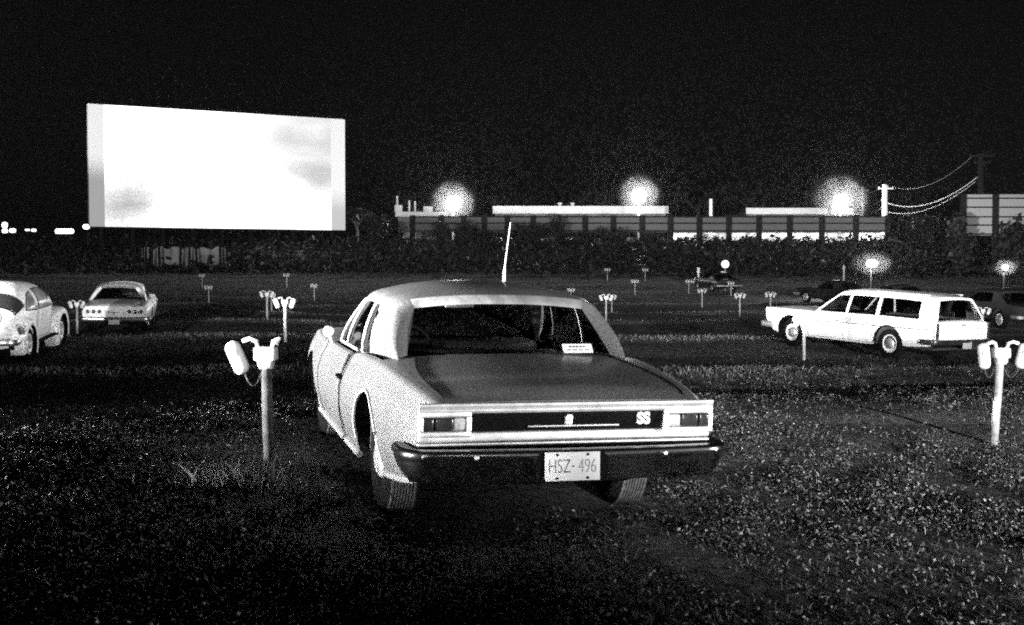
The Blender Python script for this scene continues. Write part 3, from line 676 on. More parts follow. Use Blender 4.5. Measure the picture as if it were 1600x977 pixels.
for sg in (-1, 1):
    b = MB(); b.tube([(sg * (wg.sx(y, .70) + .001), y, .70 - .012 * (y - 1)) for y in np.linspace(-1.1, 3.7, 16)], .011, 5); b.build('side_moulding', M['black'], rw_)
    b = MB(); b.box((sg * .86, -1.255, .70), (.13, .05, .37), 0, None, .022); o = b.build('tail_light', M['chrome_soft'], rw_)
    l = MB(); l.box((sg * .862, -1.275, .70), (.105, .035, .335), 0, None, .016); l.build('lens', M['lens'], o)
b = MB(); b.box((0, -1.265, .72), (1.56, .03, .34), 0, None, .012); tg = b.build('tailgate', M['white'], rw_)
b = MB(); b.box((0, -1.285, .835), (.14, .02, .025), 0, None, .008); b.build('handle', M['black'], tg)
b = MB(); b.box((0, -1.284, .76), (1.3, .006, .005)); b.build('crease', M['black'], tg)
b = MB(); sweep(b, arc_plan(.965, -1.31, .1, -.95, .12, 6, .02), [(-.02, .52), (.02, .52), (.04, .50), (.045, .46), (.03, .41), (-.02, .41)]); b.build('rear_bumper', M['dark'], rw_)
b = MB(); sweep(b, arc_plan(.955, 4.0, .1, 3.6, .14, 6, .03, 1), [(-.02, .55), (.03, .55), (.055, .52), (.055, .46), (.03, .42), (-.02, .42)]); b.build('front_bumper', M['chrome_soft'], rw_)
p_ = plate(rw_, (.05, -1.37, .40)); p_.data = p_.data.copy(); p_.data.materials[0] = mat('dull_plate', .30, .6, 0, .3, 0, (50, .5))
for sg in (-1, 1):
    b = MB(); b.tube([(sg * .55, y, 1.47) for y in np.linspace(-.8, .7, 6)], .012, 6)
    for y in (-.75, -.05, .65): b.tube([(sg * .55, y, 1.43), (sg * .55, y, 1.47)], .01, 6)
    b.build('roof_rail', M['chrome_soft'], rw_)
park(rw_, 9.2, 29.2, R(33.0), 3.02)

# ---- light beetle car at the left edge
def beetle():
    root = empty('parked_beetle', (0, 0, 0)); P = M['beetle']
    YS = np.linspace(-.98, 3.05, 64); r = .32; wb = 2.40
    top = pchip([-.98, -.8, -.5, -.1, .35, .8, 1.2, 1.6, 1.85, 2.05, 2.5, 2.85, 3.05], [.42, .78, 1.03, 1.27, 1.43, 1.49, 1.47, 1.36, 1.12, .93, .86, .70, .45])
    wid = pchip([-.98, -.8, -.4, .2, .8, 1.6, 2.1, 2.7, 3.05], [.30, .46, .60, .70, .735, .73, .62, .42, .22])
    rows = []
    for y in YS:
        zt, ww = float(top(y)), float(wid(y)); zb = .30; row = []
        belt = min(.88, zb + (zt - zb) * .72); n = 26
        for k in range(n + 1):
            u = k / n
            if u < .4:
                z = zb + (belt - zb) * u / .4; x = ww * (.93 + .07 * math.sin(math.pi / 2 * u / .4))
            else:
                a = (u - .4) / .6 * math.pi / 2; ex = .80; a = min(a, math.pi / 2 - 1e-9)
                x = ww * max(0, math.cos(a)) ** .72; z = belt + (zt - belt) * math.sin(a) ** ex
            row.append((x, y, z))
        rows.append(row)
    def surf(y, u):
        i = (y - YS[0]) / (YS[1] - YS[0]); i0 = int(np.clip(math.floor(i), 0, len(YS) - 2)); t = i - i0; k = u * 26; k0 = int(min(25, math.floor(k))); s = k - k0
        a = Vector(rows[i0][k0]).lerp(Vector(rows[i0][k0 + 1]), s); b = Vector(rows[i0 + 1][k0]).lerp(Vector(rows[i0 + 1][k0 + 1]), s); return a.lerp(b, t)
    mb = MB(); mb.grid(rows); mb.grid([[(-p[0], p[1], p[2]) for p in q] for q in rows])
    mb.box((0, 1.1, .29), (1.2, 3.4, .08), 1); body = mb.build('body', [P, M['under']], root, ang=60)
    def u_for(y, z):
        us = np.linspace(0, 1, 200); zs = [surf(y, q).z for q in us]; return float(us[int(np.argmin(np.abs(np.array(zs) - z)))])
    def offs(p, n=.006):
        d = Vector((p.x, 0, p.z - .7)); d.normalize(); return p + d * n
    for sg in (1, -1):
        for poly in ([(-.02, .97), (.58, .94), (.56, 1.33), (.30, 1.26), (.08, 1.12)], [(.66, .94), (1.62, .94), (1.50, 1.16), (1.30, 1.33), (.66, 1.35)]):
            g = MB(); n = 8; lo, hi = poly[0:2], None
            y0, y1 = min(p[0] for p in poly), max(p[0] for p in poly)
            def zhi(y):
                up = sorted([p for p in poly if True], key=lambda p: p[0]); best = None
                m = len(poly); zs = []
                for a, b in zip(poly, poly[1:] + poly[:1]):
                    if min(a[0], b[0]) - 1e-6 <= y <= max(a[0], b[0]) + 1e-6 and abs(a[0] - b[0]) > 1e-6: zs.append(a[1] + (b[1] - a[1]) * (y - a[0]) / (b[0] - a[0]))
                return min(zs), max(zs)
            G_ = []
            for k in range(n + 1):
                y = y0 + .004 + (y1 - y0 - .008) * k / n; za, zb_ = zhi(y); rr = []
                for j in range(7):
                    z = za + (zb_ - za) * j / 6; q = offs(surf(y, u_for(y, z)), .005); rr.append((sg * q.x, q.y, q.z))
                G_.append(rr)
            g.grid(G_); wo = g.build('side_window', M['bglass'], root)
            f = MB(); ring = [G_[k][0] for k in range(n + 1)] + [G_[n][j] for j in range(1, 7)] + [G_[k][6] for k in range(n - 1, -1, -1)] + [G_[0][j] for j in range(5, 0, -1)]
            f.tube(ring, .010, 5, closed=True); f.build('window_seal', M['black'], wo)
        # door seam, fenders, running board, lamp
        d = MB(); pts = []
        for y, z in [(.62, .92), (.61, .7), (.60, .5), (.62, .38), (1.0, .36), (1.5, .36), (1.7, .40), (1.72, .7), (1.68, .92)]:
            q = offs(surf(y, u_for(y, z)), .002); pts.append((sg * q.x, q.y, q.z))
        d.tube(pts, .006, 5); d.build('door_gap', M['black'], root)
        for cy_, front in ((0, False), (wb, True)):
            fb = MB(); R_ = []; ra = .40; ny = 22; nxs = 9
            for k in range(ny + 1):
                a = R(-38) + (math.pi + R(60)) * k / ny if not front else R(-22) + (math.pi + R(60)) * k / ny
                ca, sa = math.cos(a), math.sin(a); rr = []
                for j in range(nxs + 1):
                    s = j / nxs; rad = ra + .115 * max(0.0, math.cos(s * math.pi / 2)) ** .6 + .0; x = .52 + (.79 - .52) * math.sin(s * math.pi / 2) ** .8
                    stretch = 1.12 if (ca < 0) == (not front) and False else 1.0
                    rr.append((sg * x, cy_ + ca * rad * 1.06 * stretch, .33 + sa * rad))
                rr.append((sg * .785, cy_ + ca * (ra - .04), .33 + sa * (ra - .04)))
                R_.append(rr)
            fb.grid(R_); fb.build('fender', P, root, ang=60)
            wl = MB(); wl.lathe([(.43, -.13), (.43, .13)], 20, 'x', (sg * .62, cy_, .34)); wl.lathe([(.0, 0), (.43, 0)], 20, 'x', (sg * .50, cy_, .34)); wl.build('wheel_well', M['under'], root)
            add_wheel(root, sg * .66, cy_, r, .15, .19, 'full', M['cream'])
        b = MB(); b.box((sg * .70, 1.2, .30), (.20, 1.5, .04), 0, None, .01); b.build('running_board', M['rubber'], root)
        l = MB(); l.lathe([(.0, -.05), (.05, -.045), (.062, 0)], 20, 'y', (0, 0, 0)); o = l.build('tail_light', M['lens'], root); o.location = (sg * .70, -.44, .62); o.scale = (1, 1, 1.6)
        l = MB(); l.lathe([(.062, -.01), (.075, -.02), (.08, .01)], 20, 'y', (0, 0, 0)); q = l.build('bezel', M['chrome_soft'], o)
    g = MB(); G_ = []
    for k in range(11):
        x = -.44 + .88 * k / 10; rr = []
        for j in range(7):
            z = 1.02 + .27 * j / 6; y = -.09 - (1.27 - z) * 1.55 + .10 * (x / .44) ** 2; rr.append((x * (1 - .10 * j / 6), y - .02 + .03, z + .012))
        G_.append(rr)
    # rear window follows the shell
    G_ = []
    for k in range(11):
        rr = []
        for j in range(7):
            y = -.44 + .40 * j / 6; u0 = 1 - (.52 - .06 * j / 6) * abs(k - 5) / 5; q = offs(surf(y, max(.45, u0)), .006); rr.append((q.x * (1 if k >= 5 else -1), q.y, q.z))
        G_.append(rr)
    g.grid(G_); wo = g.build('rear_window', M['lens'], root)
    f = MB(); ring = [G_[k][0] for k in range(11)] + [G_[10][j] for j in range(1, 7)] + [G_[k][6] for k in range(9, -1, -1)] + [G_[0][j] for j in range(5, 0, -1)]
    f.tube(ring, .012, 5, closed=True); f.build('window_seal', M['black'], wo)
    d = MB(); pts = []
    for k in range(13):
        t = k / 12; a = math.pi * t; x = .40 * math.cos(a); y = -.80 + .28 * math.sin(a); 
        q = surf(y, 1 - .5 * abs(x) / .62); pts.append((math.copysign(q.x, x), q.y, q.z + .004))
    d.tube(pts, .007, 5); d.build('engine_lid_gap', M['black'], root)
    b = MB(); sweep(b, arc_plan(.74, -1.06, .1, -.75, .18, 6, .05), [(-.01, .50), (.02, .50), (.035, .46), (.035, .43), (.02, .39), (-.01, .39)]); b.build('rear_bumper', M['chrome'], root)
    for sg in (-1, 1):
        b = MB(); b.tube([(sg * .42, -1.14, .37), (sg * .42, -1.16, .45), (sg * .42, -1.14, .56)], .02, 8); b.build('overrider', M['chrome'], root)
    return root
M['bglass'] = mat('side_glass', 0.22, 0.12, 0, .6, .3, (4, .5))  # opaque grey pane, the window's reflection put into its colour
vw = beetle(); tag(vw, 'pale rounded beetle car at the left edge beside the white sedan', 'car')
VX, VY = at(2, 25.2), 25.0
park(vw, VX - .25, VY + .3, R(5.0), 2.40)

# ---- dark cars among the far rows
dk = build_car('dark_car', dict(
    st=[(-1.15, .84, .80, .40), (-.9, .89, .83, .34), (0, .93, .86, .26), (1.0, .935, .83, .26), (2.2, .93, .81, .26), (3.2, .92, .80, .3), (3.6, .87, .78, .40)],
    sect=[(0, .93), (.2, .965), (.45, .998), (.62, 1.0), (.82, .975), (1, .925)], r=.33, ra=.39, wb=2.8, track=.74, tw=.18, rim=.19, hub='full', rimmat=M['white'], rear_rake=.05, front_rake=.1,
    deck_y=-.05, cowl_y=2.1, doors=(.95, 2.2), crown=.05, seats=((1.2, .84), (.35, .82)), wheel_pos=(1.65, .86),
    gh=dict(rail=[(.2, .60, 1.22), (.8, .62, 1.26), (1.6, .58, 1.23)], inset=.085, bulge=.03, lip_chrome=False,
            cols=[(2.1, 1.55, 'P', 0), (2.03, 1.5, 'W', 0), (.95, .92, 'Q', 0), (.5, .6, 'P', 0), (-.35, .3, 'P', .02)], back=(.92, .72, -.08, .90, .05, .1))), M['dark'], detail=False)
b = MB(); sweep(b, arc_plan(.93, 3.68, .1, 3.3, .14, 6, .03, 1), [(-.02, .55), (.03, .55), (.055, .5), (.03, .42), (-.02, .42)]); b.build('front_bumper', M['chrome_soft'], dk.root)
b = MB(); sweep(b, arc_plan(.93, -1.2, .1, -.8, .14, 6, .03), [(-.02, .52), (.03, .52), (.05, .48), (.03, .42), (-.02, .42)]); b.build('rear_bumper', M['chrome_soft'], dk.root)
for i, (px, D, rot, lb) in enumerate([
        (1330, 72, 30, 'dark car with pale wheel hubs, seen side-on behind the white wagon roof'),
        (1425, 60, 20, 'dark car mostly hidden behind the white wagon, only its roof showing'),
        (1592, 46, 16, 'dark car cut by the right edge, beyond the near speaker post'),
        (1130, 88, 12, 'dark car below the round white globe lamp')]):
    q = dk.root if i == 0 else copy_tree(dk.root)
    tag(q, lb, 'car', 'dark cars in the far rows'); park(q, at(px, D), D, R(rot), 2.8)

# ------------------------------------------------------------------ speaker posts
def capsule(mb, c, L, rx, ry, rot, mi=0):
    prof = []
    for k in range(17):
        a = -math.pi / 2 + math.pi * k / 16; prof.append((math.cos(a) ** .75 if math.cos(a) > 1e-6 else 0, math.sin(a) * .32 + (L if a > 0 else -L) * (1 if abs(math.sin(a)) > .001 else 0)))
    rows = []
    for k in range(25):
        t = 2 * math.pi * k / 24; row = []
        for j in range(17):
            a = -math.pi / 2 + math.pi * j / 16; rr = max(0, math.cos(a)) ** .7; zz = math.sin(a) * rx + (L / 2 - rx) * (1 if j > 8 else (-1 if j < 8 else 0))
            row.append(rot @ Vector((rr * rx * math.cos(t), rr * ry * math.sin(t), zz)) + Vector(c))
        rows.append([tuple(v) for v in row])
    mb.grid(rows, mi)
def speaker_post(h=1.0, left=(R(-28), .0), right=(R(12), .0), lean=0.0, pm='post'):
    root = empty('speaker_post', (0, 0, 0))
    p = MB(); n = 7; p.tube([(lean * (z ** 1.0), .004 * math.sin(9 * z), z - .05) for z in np.linspace(0, h - .12, n)], .036, 14)
    p.lathe([(.0, h - .45), (.041, h - .45), (.041, h - .43), (0, h - .43)], 14, 'z', (lean * (h - .4), 0, 0))
    p.build('post', M[pm], root)
    b = MB(); xb = lean * h
    b.box((xb, 0, h - .09), (.150, .10, .095), 0, None, .015); b.box((xb, 0, h - .155), (.10, .09, .05), 0, None, .012)
    b.lathe([(.05, h - .19), (.05, h - .17), (.04, h - .17)], 16, 'z', (xb, 0, 0)); b.build('junction_box', M['box'], root)
    for sg, sp in ((-1, left), (1, right)):
        a = MB()
        a.tube([(xb + sg * .05, -.01, h - .05), (xb + sg * .06, -.015, h - .005), (xb + sg * .10, -.03, h + .012), (xb + sg * (.15 if sp else .085), -.04, h - (.005 if sp else .02))], .016, 8); a.build('hanger', M['box'], root)
        if sp:
            rot, off = sp; s = MB(); cx = xb + sg * .185; Rm = Matrix.Rotation(rot, 3, 'Y')
            capsule(s, (0, 0, 0), .235, .056, .045, Rm); so = s.build('speaker', M['box'], root, ang=70); so.location = (cx, -.05, h - .115)
            k = MB(); tip = Rm @ Vector((0, -.043, .03)); k.lathe([(0, -.004), (.03, -.003), (.034, .002)], 16, 'y', tuple(tip)); k.build('grille', M['post'], so)
            cb = MB(); st_ = Vector((cx, -.05, h - .115)) + Rm @ Vector((0, .02, -.11))
            cb.tube([tuple(st_.lerp(Vector((xb + sg * .03, .03, h - .18)), q / 14) - Vector((0, 0, .44 * (q / 14) * (1 - q / 14)))) for q in range(15)], .005, 6); cb.build('cable', M['cable'], root)
    return root
GRP = 'speaker posts of the drive-in lot'
def put(o, px, D, rz=0.0, sc=1.0):
    X, Y = at(px, D), D; o.location = (X, Y, float(zg(X, Y))); o.rotation_euler = (0, 0, rz); o.scale = (sc, sc, sc)
p1 = speaker_post(.985, left=(R(-24), 0), right=None, lean=-.02, pm='dim_post'); put(p1, 419, 8.65, R(-8))
tag(p1, 'near speaker post left of the silver coupe, one pill-shaped speaker tilted at its side', 'speaker post', GRP)
p2 = speaker_post(.93, left=(R(-6), 0), right=(R(14), 0), lean=.06); put(p2, 1556, 11.6, R(6))
tag(p2, 'near speaker post at the right edge, a speaker hanging on either side', 'speaker post', GRP)
p3 = speaker_post(1.0, left=(R(-20), 0), right=(R(20), 0)); put(p3, 445, 29.0, R(-6), 1.0)
tag(p3, 'white speaker post standing just behind the near left one, both speakers splayed outward', 'speaker post', GRP)
far = [(417, 44.5, 1.0, 'thin speaker post beyond the white splayed one, left of the coupe'), (424, 57, 1.0, 'faint post half hidden behind another post, left of the coupe'),
       (326, 71, 1.0, 'small post on the grassy rise right of the white sedan'), (316, 86, .9, 'tiny faint post just left of a small post on the grassy rise'),
       (448, 88, 1.0, 'tiny post high on the bright grassy rise left of the coupe roof'), (491, 76, 1.0, 'faint thin post on the rise nearest the left of the coupe roof'),
       (120, 37.5, .95, 'speaker post touching the left tail corner of the white sedan'),
       (947, 46, 1.0, 'pale T-shaped post just right of the coupe rear window'), (956, 61, 1.0, 'fainter post peeping out behind the pale T-shaped post'),
       (892, 76, .9, 'tiny post just above the right end of the coupe roof'), (992, 84, 1.0, 'leaning tiny post in the far field right of the coupe roof'),
       (949, 100, 1.0, 'tiniest post at the far edge of the field above the T-shaped post'), (1008, 100, 1.0, 'tiny post on the far field edge right of the leaning one'),
       (1097, 69, 1.0, 'short dim post below the globe lamp'), (1156, 57, 1.0, 'T-shaped post between the globe lamp and the wagon nose'),
       (1076, 86, .9, 'very faint post left of the globe lamp'), (1142, 84, .9, 'very faint post just right below the globe lamp'),
       (1204, 64, 1.1, 'dim tall post beyond the front end of the white wagon'),
       (1257, 28.4, .97, 'post standing right in front of the white wagon front door'), (1536, 40, .95, 'dim post seen past the wagon tail')]
for px, D, sc, lb in far:
    q = copy_tree(p3); put(q, px, D, rng.uniform(-.5, .2), sc); tag(q, lb, 'speaker post', GRP)
# long dry grass at the foot of the left post
a_ = rng.uniform(0, 6.28, 420); rr = np.abs(rng.normal(0, .20, 420)); X = at(395, 8.6) + np.cos(a_) * rr * 1.4 - .1; Y = 8.5 + np.sin(a_) * rr * .8
Vv, Ff = blades(X, Y, .07, .24, .0022, .9); tag(npmesh('long_grass_tuft', Vv, Ff, leafmat('dry_grass', .015, .13)), 'tuft of long dry grass at the foot of the near left speaker post', 'grass tuft')

# ------------------------------------------------------------------ foliage
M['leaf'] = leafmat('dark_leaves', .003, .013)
def foliage(name, blobs, n, size, m, parent):
    vol = np.array([b[3] * b[4] * b[5] for b in blobs]); pr = vol / vol.sum(); idx = rng.choice(len(blobs), n, p=pr); B = np.array(blobs)[idx]
    d = rng.normal(0, 1, (n, 3)); d /= np.linalg.norm(d, axis=1)[:, None]; r_ = rng.random(n) ** .45
    C = B[:, :3] + d * r_[:, None] * B[:, 3:6] * rng.uniform(.8, 1.12, n)[:, None]
    a = rng.normal(0, 1, (n, 3)); a /= np.linalg.norm(a, axis=1)[:, None]; t = rng.normal(0, 1, (n, 3)); b = np.cross(a, t); b /= np.linalg.norm(b, axis=1)[:, None]
    s = (rng.uniform(.6, 1.3, n) * size)[:, None]
    Vv = np.stack([C - a * s, C + b * s * .6, C + a * s, C - b * s * .6], 1).reshape(-1, 3)
    return npmesh(name, Vv, np.arange(4 * n).reshape(-1, 4), m, parent)
def shrub(px, D, wpx, toppy, label, n=900, group=None, base=None):
    X = at(px, D); z = float(zg(X, D)) if base is None else base; h = max(.5, zat(toppy, D) - z); w_ = wpx / F_PX * D / 2
    root = empty('shrub', (X, D, z)); st = MB()
    for k in range(4): st.tube([(0, 0, -.05), (rng.uniform(-.3, .3) * w_, rng.uniform(-.3, .3) * w_, h * .4), (rng.uniform(-.6, .6) * w_, rng.uniform(-.5, .5) * w_, h * .75)], .03, 5, r2=.01)
    st.build('stem', M['bark'], root)
    bl = [(rng.uniform(-.5, .5) * w_, rng.uniform(-.4, .4) * w_, h * rng.uniform(.35, .7), w_ * .6, w_ * .6, h * .38) for _ in range(5)] + [(0, 0, h * .72, w_ * .45, w_ * .45, h * .3)]
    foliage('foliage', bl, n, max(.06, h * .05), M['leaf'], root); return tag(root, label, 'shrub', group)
def tree(px, D, wpx, toppy, botpy, label, n=2600):
    X = at(px, D); z = float(zg(X, D)); zt = zat(toppy, D); zb = zat(botpy, D); w_ = wpx / F_PX * D / 2
    root = empty('tree', (X, D, z)); t = MB(); h = zt - z; c0 = max(.8, zb - z)
    t.tube([(0, 0, -.2), (.1, 0, c0 * .6), (-.1, .1, c0 + (h - c0) * .4), (.05, 0, c0 + (h - c0) * .75)], .28, 8, r2=.07)
    for k in range(6):
        a = rng.uniform(0, 6.28); t.tube([(0, 0, c0 * .8 + .1 * k), (math.cos(a) * w_ * .4, math.sin(a) * w_ * .4, c0 + (h - c0) * .35), (math.cos(a) * w_ * .75, math.sin(a) * w_ * .75, c0 + (h - c0) * .6)], .11, 6, r2=.03)
    t.build('trunk', M['bark'], root)
    bl = []
    for k in range(9):
        bl.append((rng.uniform(-.65, .65) * w_, rng.uniform(-.5, .5) * w_, c0 + (h - c0) * rng.uniform(.25, .72), w_ * rng.uniform(.28, .45), w_ * .4, (h - c0) * rng.uniform(.2, .3)))
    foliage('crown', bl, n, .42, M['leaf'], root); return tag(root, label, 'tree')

# ------------------------------------------------------------------ movie screen
def screen_mats():
    m = bpy.data.materials.new('projected_picture'); m.use_nodes = True; t = m.node_tree; b = t.nodes['Principled BSDF']; N = t.nodes.new; Lk = t.links.new
    b.inputs['Base Color'].default_value = (.3, .3, .3, 1); b.inputs['Roughness'].default_value = .8; b.inputs['Emission Color'].default_value = (1, 1, 1, 1)
    tc = N('ShaderNodeTexCoord'); sp = N('ShaderNodeSeparateXYZ'); Lk(tc.outputs['Generated'], sp.inputs[0])
    def blob(cx, cz, rx, rz, amt):
        def sub(o, c_, r_):
            a = N('ShaderNodeMath'); a.operation = 'SUBTRACT'; Lk(sp.outputs[o], a.inputs[0]); a.inputs[1].default_value = c_
            d = N('ShaderNodeMath'); d.operation = 'DIVIDE'; Lk(a.outputs[0], d.inputs[0]); d.inputs[1].default_value = r_
            p = N('ShaderNodeMath'); p.operation = 'POWER'; Lk(d.outputs[0], p.inputs[0]); p.inputs[1].default_value = 2; return p.outputs[0]
        s = N('ShaderNodeMath'); s.operation = 'ADD'; Lk(sub(0, cx, rx), s.inputs[0]); Lk(sub(2, cz, rz), s.inputs[1])
        r = N('ShaderNodeMapRange'); r.interpolation_type = 'SMOOTHSTEP'; r.inputs[1].default_value = 0; r.inputs[2].default_value = 1; r.inputs[3].default_value = amt; r.inputs[4].default_value = 0; Lk(s.outputs[0], r.inputs[0]); return r.outputs[0]
    tot = None
    for q in [(.06, .30, .26, .46, .34), (.10, .10, .24, .26, .16), (.99, .86, .46, .60, .62), (.84, .42, .24, .30, .22), (.68, .28, .16, .22, .26), (.55, .7, .2, .25, .16), (1.0, .4, .18, .22, .22), (.72, .04, .18, .16, .18), (.02, .95, .07, .12, .2)]:
        o = blob(*q)
        if tot is None: tot = o
        else:
            a = N('ShaderNodeMath'); a.operation = 'ADD'; Lk(tot, a.inputs[0]); Lk(o, a.inputs[1]); tot = a.outputs[0]
    nz = N('ShaderNodeTexNoise'); nz.inputs['Scale'].default_value = 3.5; nz.inputs['Detail'].default_value = 5; Lk(tc.outputs['Generated'], nz.inputs['Vector'])
    mr = N('ShaderNodeMapRange'); mr.inputs[1].default_value = .35; mr.inputs[2].default_value = .65; mr.inputs[3].default_value = .75; mr.inputs[4].default_value = 1.2; Lk(nz.outputs[0], mr.inputs[0])
    mm = N('ShaderNodeMath'); mm.operation = 'MULTIPLY'; Lk(tot, mm.inputs[0]); Lk(mr.outputs[0], mm.inputs[1])
    s = N('ShaderNodeMath'); s.operation = 'SUBTRACT'; s.inputs[0].default_value = 1.05; Lk(mm.outputs[0], s.inputs[1])
    mx = N('ShaderNodeMath'); mx.operation = 'MAXIMUM'; Lk(s.outputs[0], mx.inputs[0]); mx.inputs[1].default_value = .22
    pw = N('ShaderNodeMath'); pw.operation = 'POWER'; Lk(mx.outputs[0], pw.inputs[0]); pw.inputs[1].default_value = 2.6
    gn = N('ShaderNodeTexNoise'); gn.inputs['Scale'].default_value = 9; gn.inputs['Detail'].default_value = 2; Lk(tc.outputs['Object'], gn.inputs['Vector'])
    gr = N('ShaderNodeMapRange'); gr.inputs[1].default_value = .35; gr.inputs[2].default_value = .65; gr.inputs[3].default_value = 1.3; gr.inputs[4].default_value = 3.1; Lk(gn.outputs[0], gr.inputs[0])
    ml = N('ShaderNodeMath'); ml.operation = 'MULTIPLY'; Lk(pw.outputs[0], ml.inputs[0]); Lk(gr.outputs[0], ml.inputs[1])
    Lk(ml.outputs[0], b.inputs['Emission Strength']); return m
DL, DR = 120.0, 133.0
A_ = Vector((at(141, DL), DL, 0)); B_ = Vector((at(540, DR), DR, 0)); zb_ = (zat(354.5, DL) + zat(359.5, DR)) / 2; zt_ = (zat(162, DL) + zat(187, DR)) / 2
wS = (B_ - A_).length; hS = zt_ - zb_; aS = math.atan2(B_.y - A_.y, B_.x - A_.x)
sr = empty('movie_screen', (A_.x, A_.y, 0), (0, 0, aS)); tag(sr, 'huge bright drive-in movie screen with a washed-out picture on it', 'movie screen')
q = MB(); q.box((wS / 2, .25, zb_ + hS / 2), (wS, .5, hS)); q.build('screen_panel', mat('screen_paint', .75, .8, 0, .2, 0, (.8, .08)), sr)
x0, x1 = wS * .055, wS * .94
q = MB(); q.box(((x0 + x1) / 2, -.01, zb_ + hS / 2), (x1 - x0, .012, hS - .02)); q.build('projected_picture', screen_mats(), sr, smooth=False)
def soft(n, st): return emit(n, st, .3)
q = MB(); q.box((x0 / 2 - .005, -.012, zb_ + hS / 2), (x0 - .02, .012, hS - .02)); q.build('dim_margin', soft('dim_margin_left', .20), sr, smooth=False)
q = MB(); q.box(((x1 + wS) / 2 + .005, -.012, zb_ + hS / 2), (wS - x1 - .02, .012, hS - .02)); q.build('dim_margin', soft('dim_margin_right', .36), sr, smooth=False)
for k in range(9):
    x = 1.2 + (wS - 2.4) * k / 8; pX = A_ + (B_ - A_) * (x / wS); zgd = float(zg(pX.x, pX.y)); q = MB()
    q.box((x, .85, (zgd - .4 + zt_) / 2 - .3), (.35, .55, zt_ - zgd - .2)); q.tube([(x, 1.0, zb_ + hS * .7), (x, 5.0, zgd - .3)], .16, 6); q.build('leg', M['wood'], sr)
for z in np.linspace(zb_ + .5, zt_ - .5, 4):
    q = MB(); q.box((wS / 2, .62, z), (wS - .4, .2, .3)); q.build('rail', M['wood'], sr)
# pale strip added for the lit bank below the screen, dark posts before it
D = 112.0; xa, xb2 = at(222, D), at(352, D); q = MB(); N_ = 40
top_ = [(xa + (xb2 - xa) * k / N_, zat(388 - 2 * math.sin(k * .9) + rng.uniform(-1, 1), D) ) for k in range(N_ + 1)]
zb2 = [float(zg(x, D)) - .3 for x, _ in top_]
q.grid([[(x, D, z0), (x, D, z1), (x, D + .3, z1), (x, D + .3, z0)] for (x, z1), z0 in zip(top_, zb2)]); tag(q.build('lit_bank_strip', M['concrete']), 'pale strip standing for the lit bank below the movie screen', 'wall')
PG = 'dark posts before the pale wall'
for k, px in enumerate([196, 212, 219, 229, 238, 249, 283, 296, 308, 345, 362, 379]):
    D2 = 109.5; X = at(px, D2); z = float(zg(X, D2)); q = MB(); q.tube([(0, 0, -.3), (rng.uniform(-.04, .04), 0, 1.0), (rng.uniform(-.08, .08), 0, zat(382, D2) - z)], .13, 7, r2=.10)
    o = q.build('fence_post', M['wood']); o.location = (X, D2, z); tag(o, 'dark wooden post before the pale strip below the movie screen', 'post', PG)

# ------------------------------------------------------------------ backlit fence on the bank
def panel_mat(name, base, tr):
    m = bpy.data.materials.new(name); m.use_nodes = True; t = m.node_tree; t.nodes.clear(); N = t.nodes.new
    o = N('ShaderNodeOutputMaterial'); d = N('ShaderNodeBsdfDiffuse'); q = N('ShaderNodeBsdfTranslucent'); x = N('ShaderNodeMixShader'); x.inputs[0].default_value = tr
    d.inputs[0].default_value = (base,) * 3 + (1,); q.inputs[0].default_value = (base,) * 3 + (1,)
    t.links.new(d.outputs[0], x.inputs[1]); t.links.new(q.outputs[0], x.inputs[2]); t.links.new(x.outputs[0], o.inputs[0]); return m
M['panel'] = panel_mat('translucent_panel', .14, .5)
M['lit_panel'] = panel_mat('lit_panel', .36, .5)  # paler copy of the panel, its floodlit tone put into the colour
def fence(name, D, pxs, ytop, rails, ypan, label, postw, railh, pm):
    root = empty(name, (at(pxs[0], D), D, float(zg(at(pxs[0], D), D)))); ox, oz = root.location.x, root.location.z
    for k, px in enumerate(pxs):
        X = at(px, D) - ox; g0 = float(zg(at(px, D), D)) - oz - .3; zt = zat(ytop, D) - oz; q = MB(); q.box((X, -.12, (g0 + zt) / 2), (postw, .2, zt - g0)); q.build('post', M['wood'], root)
    for a, b in zip(pxs[:-1], pxs[1:]):
        xa, xb = at(a, D) - ox, at(b, D) - ox; za, zb = zat(ypan[1], D) - oz, zat(ypan[0], D) - oz; q = MB(); q.box(((xa + xb) / 2, .05, (za + zb) / 2), (xb - xa - .02, .04, zb - za)); q.build('panel', M[pm], root)
        for ry in rails:
            z = zat(ry, D) - oz; q = MB(); q.box(((xa + xb) / 2, -.03, z), (xb - xa, .08, railh)); q.build('rail', M['wood'], root)
    return tag(root, label, 'fence')
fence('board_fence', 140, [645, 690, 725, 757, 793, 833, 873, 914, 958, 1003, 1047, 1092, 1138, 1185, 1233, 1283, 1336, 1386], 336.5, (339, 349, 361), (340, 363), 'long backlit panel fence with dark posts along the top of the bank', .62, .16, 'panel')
fence('tall_fence', 112, [1503, 1553, 1606], 304, (310, 324, 339, 352, 366), (304, 368), 'taller lit panel fence section at the right edge', .50, .12, 'lit_panel')
